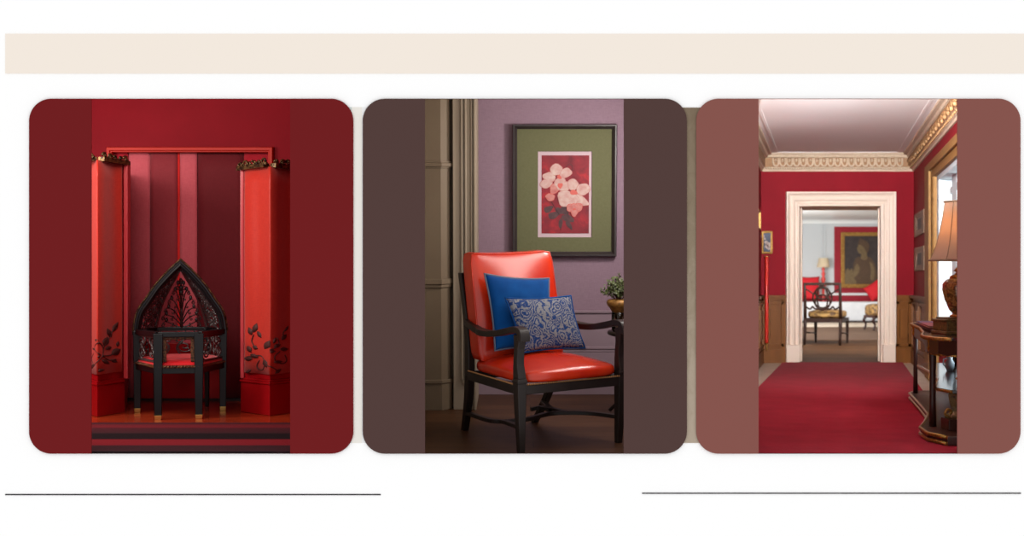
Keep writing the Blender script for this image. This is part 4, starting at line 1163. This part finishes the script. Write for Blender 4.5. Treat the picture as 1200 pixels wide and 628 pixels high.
for d, s, w in ((10.8, .365, .042), (8.28, .44, .05), (10.8, .05, .04), (8.2, .05, .05)):
    c = WR(d, s, 0); MB().lathe((c.x, c.y, 0), [(w*.5, .06), (w*.42, .2), (w*.4, .4), (w*.5, ZT-.1), (w*.55, ZT-.018)], 12).build('leg', M['mahogany'], t)
    if s > .2:
        lt = MB().lathe((c.x, c.y, 0), [(w*.62, ZT-.1), (w*.75, ZT-.08), (w*.6, ZT-.05), (w*.72, ZT-.03), (w*.6, ZT-.018)], 12).build('gilt_mount', M['gilt'], t)
ZS = .32
mid_ = [(10.85, .02), (10.85, .30), (10.6, .36), (9.9, .33), (9.0, .34), (8.5, .40), (8.25, .42), (8.05, .34), (8.0, .02)]
MB().prism(wpoly(mid_), ZS-.02, ZS).build('shelf', M['mahogany_top'], t, bevel=.003)
edge_trim(mid_, ZS-.012, .009, 'gilt_shelf_edge', False)
bs = [(11.1, .02), (11.1, .34), (10.85, .41), (9.9, .40), (9.1, .40), (8.55, .47), (8.25, .52), (7.95, .50), (7.75, .40), (7.72, .02)]
MB().prism(wpoly(bs), .005, .062).build('base_shelf', M['mahogany'], t, bevel=.006)
edge_trim(bs, .055, .012, 'gilt_base_edge', False); edge_trim(bs, .017, .012, 'gilt_base_edge', False)
# books on the table top
def book(d0, d1, s0, s1, z0, z1, mat, label, dx=0):
    b = thing('book', WR((d0+d1)/2, (s0+s1)/2, z0), label, 'book', 'books lying on the console table')
    m = MB(); wr_box(m, d0, d1, s0, s1, z0, z0+.004); wr_box(m, d0, d1, s0, s1, z1-.004, z1); wr_box(m, d0, d1, s0-.004, s0, z0, z1); m.build('cover', mat, b)
    m = MB(); wr_box(m, d0+.02, d1-.02, s0, s1-.006, z0+.004, z1-.004); m.build('pages', M['paper'], b)
book(9.35, 10.85, .12, .36, ZT+.001, ZT+.02, M['book_purple'], 'purple covered book at the far end of the console table')
book(9.05, 9.85, .16, .40, ZT+.02, ZT+.036, M['book_red'], 'red covered book lying across the purple book on the console table')
# lamp
lc = P(1126, 0, 8.75); LX, LYY = lc.x, 8.75
bxp = MB()
t = thing('table_lamp', (LX, LYY, ZT), 'amber porcelain table lamp with bell shade on a gilt box base', 'lamp')
b2 = .16
def lb(m, h, z0, z1): m.box((LX-h, LYY-h, z0), (LX+h, LYY+h, z1))
m = MB(); lb(m, .155, ZT, ZT+.02); lb(m, .145, ZT+.02, ZT+.085); lb(m, .155, ZT+.085, ZT+.10); lb(m, .13, ZT+.10, ZT+.112)
m.build('gilt_box_base', M['gilt_box'], t, bevel=.005)
m = MB(); m.lathe((LX, LYY, 0), [(.07, ZT+.112), (.075, ZT+.122), (.055, ZT+.132), (.05, ZT+.14)], 24); m.build('gilt_foot_ring', M['gilt'], t); m = MB()
m.lathe((LX, LYY, 0), [(.06, 1.03), (.075, 1.035), (.07, 1.05), (.045, 1.058), (.03, 1.075), (.05, 1.083), (.035, 1.1), (.018, 1.12), (.014, 1.2)], 24)
m.build('gilt_neck', M['gilt'], t)
MB().lathe((LX, LYY, 0), [(.05, ZT+.135), (.075, ZT+.16), (.105, ZT+.23), (.122, ZT+.30), (.12, ZT+.34), (.095, ZT+.37), (.07, ZT+.38)], 32).build('porcelain_body', M['porcelain'], t)
m = MB(); sp_ = [(.212, 1.157), (.19, 1.20), (.165, 1.27), (.142, 1.36), (.124, 1.45), (.108, 1.557)]
ns = 48; rings = [[Vector((LX+r_*(1-.035*abs(math.sin(k/ns*math.pi*8)))*math.cos(2*math.pi*k/ns), LYY+r_*(1-.035*abs(math.sin(k/ns*math.pi*8)))*math.sin(2*math.pi*k/ns), z)) for k in range(ns)] for r_, z in sp_]
m.loft(rings, True, False); sh = m.build('lamp_shade', M['shade'], t)
m = MB()
for r_, z in ((.213, 1.157), (.109, 1.557)):
    m.tube([(LX+r_*math.cos(2*math.pi*k/32), LYY+r_*math.sin(2*math.pi*k/32), z) for k in range(32)], .006, 6, True)
for k in range(8):
    an = 2*math.pi*(k+.0)/8; m.tube([(LX+(r_+.001)*math.cos(an), LYY+(r_+.001)*math.sin(an), z) for r_, z in sp_], .003, 5)
m.build('shade_braid', M['shade_trim'], sh)
MB().lathe((LX, LYY, 0), [(.012, 1.2), (.014, 1.23), (.032, 1.28), (.03, 1.32), (.012, 1.345), (.001, 1.35)], 16).build('bulb', M['white_paint'], t)
# things on the shelves
c = WR(8.45, .14, ZS)
t = thing('gilt_box', c, 'flat gilt box on the middle shelf of the console table', 'box')
m = MB(); m.box((c.x-.1, c.y-.12, ZS), (c.x+.12, c.y+.12, ZS+.03)); m.build('body', M['gilt_box'], t, bevel=.004)
m = MB(); m.box((c.x-.105, c.y-.125, ZS+.03), (c.x+.125, c.y+.125, ZS+.048)); m.build('lid', M['gilt'], t, bevel=.006)
c = P(1113, 0, 9.9); 
t = thing('ceramic_jug', (c.x, 9.9, ZS), 'small pale blue ceramic jug at the back of the middle shelf', 'jug')
MB().lathe((c.x, 9.9, ZS), [(.001, 0), (.022, 0), (.034, .03), (.036, .06), (.02, .09), (.024, .115), (.02, .112), (.001, .08)], 18).build('body', M['pale_blue'], t)
MB().tube([(c.x-.02, 9.9, ZS+.1), (c.x-.05, 9.9, ZS+.09), (c.x-.05, 9.9, ZS+.05), (c.x-.032, 9.9, ZS+.03)], .005, 7).build('handle', M['pale_blue'], t)
c = P(1121, 0, 8.2)
t = thing('gilt_pedestal', (c.x, 8.2, .062), 'gold carved pedestal vase on a dark block, on the bottom shelf of the console', 'pedestal')
m = MB(); m.box((c.x-.075, 8.2-.08, .062), (c.x+.1, 8.2+.08, .135)); m.build('dark_plinth', M['mahogany'], t, bevel=.004)
m = MB(); m.lathe((c.x+.01, 8.2, 0), [(.085, .135), (.09, .15), (.075, .165), (.055, .18), (.05, .21), (.06, .25), (.066, .285), (.06, .298)], 4, False)
m.build('gold_body', M['gilt_box'], t, bevel=.004)
MB().tube(spline([(c.x-.07, 8.12, .15), (c.x-.1, 8.12, .17), (c.x-.085, 8.12, .2), (c.x-.06, 8.12, .185), (c.x-.075, 8.12, .17)], 5), .009, 7).build('scroll_handle', M['gilt'], t)

# ------------------------------------------------------------------ FAR ROOM beyond the doorway
Y0, YB_ = YD+TH, 33.5
fx0, fx1 = 2.2, 10.5
zf = -.012
struct('floor', MB().box((fx0, YD, zf-.06), (fx1, YB_+.1, zf)), M['far_floor'])
struct('ceiling', MB().box((fx0, Y0, 2.62), (fx1, YB_+.1, 2.72)), M['white_paint'])
struct('wall_left', MB().box((fx0-.1, Y0, zf), (fx0, YB_+.1, 2.62)), M['grey_panel'])
struct('wall_right', MB().box((fx1, Y0, zf), (fx1+.1, YB_+.1, 2.62)), M['grey_panel'])
struct('wall_back', MB().box((fx0, YB_, zf), (fx1, YB_+.1, 2.62)), M['grey_panel'])
struct('wall_front', MB().box((fx0, Y0-.02, zf), (bx0-.1, Y0, 2.62)).box((bx1+.5, Y0-.02, zf), (fx1, Y0, 2.62)), M['grey_panel'])
m = MB(); za = zat(262, YB_)
m.sweep([(fx0, YB_, za), (fx1, YB_, za)], [(0, 0), (0, .04), (.03, .05), (.06, .05), (.08, .1), (.14, .13), (.14, 0)], (0, -1, 0))
struct('trim_1', m, M['white_paint'])
xf = lambda px, d=YB_: P(px, 0, d).x
m = MB()
for px in (963.4, 967): m.box((xf(px)-.02, YB_-.025, zat(345, YB_)), (xf(px)+.02, YB_, zat(264, YB_)))
m.box((fx0, YB_-.025, zat(313, YB_)), (xf(976), YB_, zat(311, YB_)))
struct('trim_2', m, M['grey_panel'])
struct('trim_3', MB().box((xf(977.5), YB_-.012, zat(345, YB_)), (xf(1090), YB_, zat(265.5, YB_))).box((fx0, YB_-.012, zf), (fx1, YB_-.001, zat(345, YB_))), M['far_red'])
struct('trim_4', MB().box((fx0, YB_-.04, zat(346, YB_)), (fx1, YB_, zat(343.3, YB_))), M['white_paint'], bevel=.005)
fF = lambda a, s, z: Vector((a, YB_-.012-s, z))
def portrait(f, cv, s):
    # plain seated figure, three tones of umber, and a vase of flowers
    def shp(pts, mat, name, so, dome=.01):
        v = [f(xf(x), so, zat(y, YB_)) for x, y in spl(pts)]; n = len(v); c_ = sum(v, Vector())/n; c_.y -= dome
        m = MB(); m.add([c_]+v, [(0, i+1, (i+1) % n+1) for i in range(n)], True); m.build(name, mat, cv)
    def spl(p): return [(q.x, q.y) for q in spline([(x, y, 0) for x, y in p+[p[0]]], 4)[:-1]]
    shp([(994, 334.5), (996.5, 325), (998.8, 316.7), (1000, 309), (1002, 303.5), (1006, 301), (1012, 302.5), (1018, 301), (1023.6, 307), (1026, 314), (1028, 324), (1030, 334.5)], M['figure'], 'painted_dress', s+.004)
    shp([(1001.5, 312), (1004, 309), (1007, 314), (1005, 321), (1000, 326), (997, 331), (995.5, 328), (998.5, 321)], M['figure_light'], 'painted_sleeve', s+.012)
    shp([(1018, 306), (1022, 309), (1024.5, 318), (1023, 328), (1019.5, 327), (1020, 316)], M['figure_light'], 'painted_sleeve', s+.012)
    shp([(1008, 303), (1008.6, 298), (1006.4, 296.9), (1004.8, 294.6), (1003.6, 291.2), (1004.9, 289), (1005, 286), (1008, 284), (1014, 285), (1016, 291), (1015.2, 297), (1016, 303), (1012, 305)], M['figure_light'], 'painted_head', s+.007)
    shp([(1004.8, 287), (1006, 282.5), (1008, 279.6), (1011, 281), (1015, 282.5), (1017.9, 287), (1017.5, 293), (1015.5, 296.5), (1013, 292), (1009.5, 288), (1007, 286.5)], M['figure'], 'painted_hair', s+.011)
    shp([(988.5, 333), (989.5, 322), (990.5, 317), (993, 314.5), (995, 317), (997.5, 314.5), (999, 318), (1001.5, 317.5), (1002.5, 322), (1000.5, 326), (1003, 330), (1001, 334.5), (994, 335)], M['figure_light'], 'painted_flowers', s+.011)
picture('portrait_painting', fF, xf(985), xf(1036), zat(337, YB_), zat(272.5, YB_), (.09, .09), [M['gold_frame'], M['dark_paint']],
        'large dark portrait painting in a gold frame seen through the doorway', 'large pictures beyond the doorway', portrait, .06)
# day bed with white cover
sy0, sy1 = dfloor(377.3, zf), YB_-.46
zseat = zat(353.5, sy0+.25)
xa, xb = 6.4, 10.0
t = thing('day_bed', ((xa+xb)/2, sy0+.4, zf), 'long day bed under a white cover along the back wall of the far room', 'bed')
m = MB(); m.rbox(lambda q: Vector(((xa+xb)/2+q.x*(xb-xa)/2, (sy0+sy1)/2+q.y*(sy1-sy0)/2+.012*math.sin(q.x*34)*(1 if q.y < 0 else 0), zf+.02+(zseat-zf-.02)*(q.z+1)/2)), 14, 22)
m.build('white_cover', M['linen'], t)
for x in (xa+.15, xb-.15, (xa+xb)/2):
    for y in (sy0+.12, sy1-.12): MB().lathe((x, y, zf), [(.03, 0), (.035, .05)], 8).build('foot', M['mahogany'], t)
m = MB(); m.beam((xa-.03, sy0+.1, .7), (xa-.03, sy1-.1, .7), .06, .9); m.build('headboard', M['mahogany'], t)
def cushion(c, w, h, th_, rot, mat, label):
    m = MB(); c = Vector(c); ca, sa = math.cos(R(rot)), math.sin(R(rot))
    def pos(u, v, s):
        x, y = u*2-1, v*2-1; X_, Z_ = x*w/2*(1-.08*(1-y*y)), y*h/2*(1-.08*(1-x*x))
        return c+Vector((X_*ca-Z_*sa, s*th_*((1-x*x)*(1-y*y))**.42+.15*Z_, X_*sa+Z_*ca))
    m.grid(lambda u, v: pos(u, v, 1), 14, 14); m.grid(lambda u, v: pos(u, v, -1), 14, 14)
    tag(m.build('bed_cushion', mat), label, 'cushion', 'red cushions on the day bed')
zc_ = zseat
cushion((xf(949, sy0+.6), sy0+.66, zseat+.34), .55, .62, .1, 0, M['cushion_red'], 'dark red cushion at the left end of the white day bed')
cushion((xf(1026, sy0+.6), sy0+.6, zseat+.29), .5, .42, .1, 32, M['cushion_red'], 'bright red cushion tilted on its corner, right end of the white day bed')
# standing lamp behind the bed end
lx, ly = xf(964.8, 33.26), 33.26
t = thing('candlestick_lamp', (lx, ly, zf), 'red turned candlestick lamp with small cream shade in the far room', 'lamp')
zsb, zst = zat(313.3, ly), zat(302.3, ly)
MB().lathe((lx, ly, 0), [(.16, zf), (.15, .03), (.04, .06), (.03, .3), (.05, .4), (.03, .5), (.03, zsb-.55), (.075, zsb-.45), (.03, zsb-.4), (.06, zsb-.3), (.03, zsb-.24), (.055, zsb-.16), (.025, zsb-.1), (.05, zsb-.05), (.015, zsb+.02)], 16).build('turned_column', M['satin'], t)
m = MB(); rings = [[Vector((lx+r_*math.cos(2*math.pi*k/28), ly+r_*math.sin(2*math.pi*k/28), z)) for k in range(28)] for r_, z in ((.165, zsb), (.118, zst))]
m.loft(rings, True, False); m.build('lamp_shade', M['cream_shade'], t)
# small table and stool
tx, ty = xf(996, 32.0), sy0-.02
# upholstered stool at the right of the doorway
sx_, sy_ = xf(1042, 26), 26.6
def stool():
    z0 = zat(371, 26.3); z1 = zat(357, 26.3)
    t = thing('upholstered_stool', (sx_, sy_, zf), 'gold brocade stool on a slim dark leg at the right of the doorway', 'stool')
    MB().rbox(lambda q: Vector((sx_+q.x*.26, sy_+q.y*.4, (z0+z1)/2+q.z*(z1-z0)/2*(1+.12*(1-q.x*q.x)))), 5, 10).build('seat', M['brocade'], t)
    MB().box((sx_-.25, sy_-.38, z0-.03), (sx_+.25, sy_+.38, z0+.02)).build('seat_frame', M['mahogany'], t, bevel=.005)
    for a in (-1, 1):
        for b in (-1, 1):
            x, y = sx_+a*.225, sy_+b*.34
            MB().tube(spline([(x-.02*a, y, z0), (x+.03*a, y, z0*.7), (x-.01*a, y, .12), (x+.02*a, y, zf+.02)], 5), [.03]*6+[.022]*10, 8).build('leg', M['mahogany'], t)
stool()
# rug and pale hearth strip
tag(MB().prism([(xf(925, 22.5), 22.3), (xf(1060, 22.3), 22.3), (xf(1060, 28.6), 28.6), (xf(925, 28.6), 28.6)], zf, zf+.006).build('sisal_rug', M['sisal']), 'plain brown rug on the boards of the far room', 'rug')
tag(MB().box((6.4, 28.9, zf), (9.9, 31.6, zf+.008)).build('pale_rug', M['stone_pale']), 'pale rug strip in front of the white day bed', 'rug')
# side chair seen from behind
c0 = G(943.5, 404, zf); wv = Vector((.923, -.385, 0)); dv = Vector((.385, .923, 0)); CW, CD = .56, .93
def S(w, d, z): return c0+wv*w+dv*d+Vector((0, 0, z))
t = thing('dining_chair', S(CW/2, CD/2, 0), 'mahogany side chair with interlaced back and gold brocade seat, seen from behind', 'chair')
zr = .43
for w in (0, CW):
    lean = [(0, .02), (.02, .3), (.03, zr+.02)]
    MB().tube([S(w, -.06+d*1.5, z) for d, z in ((0, 0), (.02, .15), (.035, .3), (.04, zr))], [.02, .024, .028, .03], 8).build('leg', M['walnut'], t)
    MB().tube([S(w, d, z) for d, z in ((0, zr-.01), (-.005, .6), (-.03, .8), (-.06, 1.0))], [.03, .027, .025, .022], 8).build('back_stile', M['walnut'], t)
    MB().beam(S(w+(.02 if w == 0 else -.02), CD-.03, zr), S(w+(.02 if w == 0 else -.02), CD-.03, 0), .05, .05, (1, 0, 0), .032, .032).build('leg', M['walnut'], t, bevel=.004)
m = MB(); m.beam(S(-.02, -.06, .985), S(CW+.02, -.06, .985), .03, .045); m.build('top_rail', M['walnut'], t, bevel=.005)
m = MB()
for a, b in (((0, 0), (CW, 0)), ((0, 0), (.02, CD)), ((CW, 0), (CW-.02, CD)), ((.02, CD-.03), (CW-.02, CD-.03))): m.beam(S(*a, zr-.03), S(*b, zr-.03), .04, .06)
m.build('seat_frame', M['walnut'], t, bevel=.004)
m = MB(); m.tube([S(CW, .05, .2), S(CW-.02, CD-.05, .16)], .012, 6); m.tube([S(0, .05, .2), S(.02, CD-.05, .16)], .012, 6); m.build('stretcher', M['walnut'], t)
MB().rbox(lambda q: S(CW/2+q.x*(CW/2-.005), CD/2+.03+q.y*(CD/2-.03), zr+.06+q.z*(.06+.02*(1-q.x*q.x)*(1-q.y*q.y))), 5, 10).build('seat_pad', M['brocade'], t)
m = MB()
def ring(cx, cz, rx, rz): m.tube([S(cx+rx*math.cos(k*math.pi/12), -.01-.05*max(0, (cz+rz*math.sin(k*math.pi/12)-.6)/.4), cz+rz*math.sin(k*math.pi/12)) for k in range(24)], .014, 6, True)
ring(CW/2, .76, .15, .16); ring(CW/2, .76, .085, .2); ring(CW/2, .69, .12, .12); ring(CW/2, .84, .11, .1)
for sg in (-1, 1):
    bs_ = [(CW/2+sg*.27, .62), (CW/2+sg*.2, .58), (CW/2+sg*.16, .62), (CW/2+sg*.12, .585), (CW/2, .575)]
    m.tube([S(p.x, -.01, p.y) for p in spline([(x, z, 0) for x, z in bs_], 6)], .015, 6)
    m.tube([S(p.x, -.045, p.y) for p in spline([(CW/2+sg*.26, .9, 0), (CW/2+sg*.19, .86, 0), (CW/2+sg*.14, .82, 0)], 6)], .013, 6)
m.build('interlaced_splat', M['walnut'], t)

# ================================================================== LIGHT
w = bpy.data.worlds.new('World'); sc.world = w; w.use_nodes = True
bg = w.node_tree.nodes['Background']; bg.inputs['Color'].default_value = (1, 1, 1, 1); bg.inputs['Strength'].default_value = 1.02
# red niche: tall soft light from an assumed source at the left front
area('niche_assumed_light', (-4.2, 8.4, 1.9), (-2.4, 10.4, .9), 1.0, 1.4, 62, (1, .95, .88))  # assumed source out of view; the left wall has no window
area('niche_fill_light', (-2.75, 8.1, 2.4), (-2.75, 10.8, 1.3), .9, .4, 28, (1, .93, .86))  # unseen lamp added to brighten the back wall
# sitting room: assumed soft light from the right
Tm = Matrix.Translation(O) @ Matrix.Rotation(phi, 4, 'X')
area('sitting_room_assumed_softbox', Tm @ Vector((1.13, .62, 1.75)), Tm @ Vector((.0, 1.25, .9)), .7, 1.1, 28, (1, .94, .88))  # assumed softbox out of view, placed for the leather highlight; no window here
area('sitting_room_added_light', Tm @ Vector((1.13, 1.3, 1.95)), Tm @ Vector((-.5, 2.3, 1.35)), .2, .3, 24, (1, .94, .88))  # small unseen lamp added to cast the print frame's shadow
# corridor: daylight at the window, warm table lamp
cw = WR(10.9, -1.7, 1.25)
area('corridor_window_light', cw, cw+n_*2+Vector((0, 0, .3)), 3.4, 1.9, 210, (.92, .96, 1))
area('corridor_fill_light', (2.2, 8.7, 2.5), (4.0, 16, 1.25), 1.0, .4, 22, (1, .95, .88), 75)  # added fill out of view, lights the door wall and casing
area('corridor_ceiling_fill', (2.2, 7.75, 2.16), (4.2, 15, 2.75), 1.0, .2, 122, (.93, .98, 1), 72)  # unseen fill added to whiten the corridor ceiling
point('table_lamp_bulb', (LX, LYY, 1.38), 1.6, (1, .7, .42), .03)
# far room
area('far_room_fill_light', (5.6, 18.2, 2.45), (6.4, 29, .9), 4, .5, 330, (1, .97, .93))  # fill added above the doorway, brightens the chair from the front
area('far_room_assumed_light', (2.4, 26, 1.5), (7, 29, 1.4), 5, 1.8, 470, (.95, .98, 1))  # side light for assumed windows out of view; none are built
area('far_ceiling_fill', (5.2, 28.5, 1.3), (7.2, 30.2, 2.7), 1, 2, 100, (1, .99, .97))  # out-of-view lamp added to lift the far ceiling

cam = bpy.data.cameras.new('Camera'); co = bpy.data.objects.new('Camera', cam); COL.objects.link(co)
co.location = (0, 0, H); co.rotation_euler = (R(90), 0, 0); cam.sensor_width = 36; cam.lens = 36*F/1200
cam.shift_y = (CY-314)/1200; cam.clip_end = 200
cam.dof.use_dof = True; cam.dof.focus_distance = 8.4; cam.dof.aperture_fstop = 2.6
sc.camera = co
sc.view_settings.view_transform = 'Standard'; sc.view_settings.look = 'None'; sc.view_settings.gamma = 1; sc.view_settings.exposure = 0
sc.view_settings.use_curve_mapping = False
sc.cycles.use_denoising = True
sc.cycles.max_bounces = 8; sc.cycles.diffuse_bounces = 5; sc.cycles.transparent_max_bounces = 12
sc.cycles.caustics_reflective = False; sc.cycles.caustics_refractive = False
sc.cycles.sample_clamp_indirect = 4
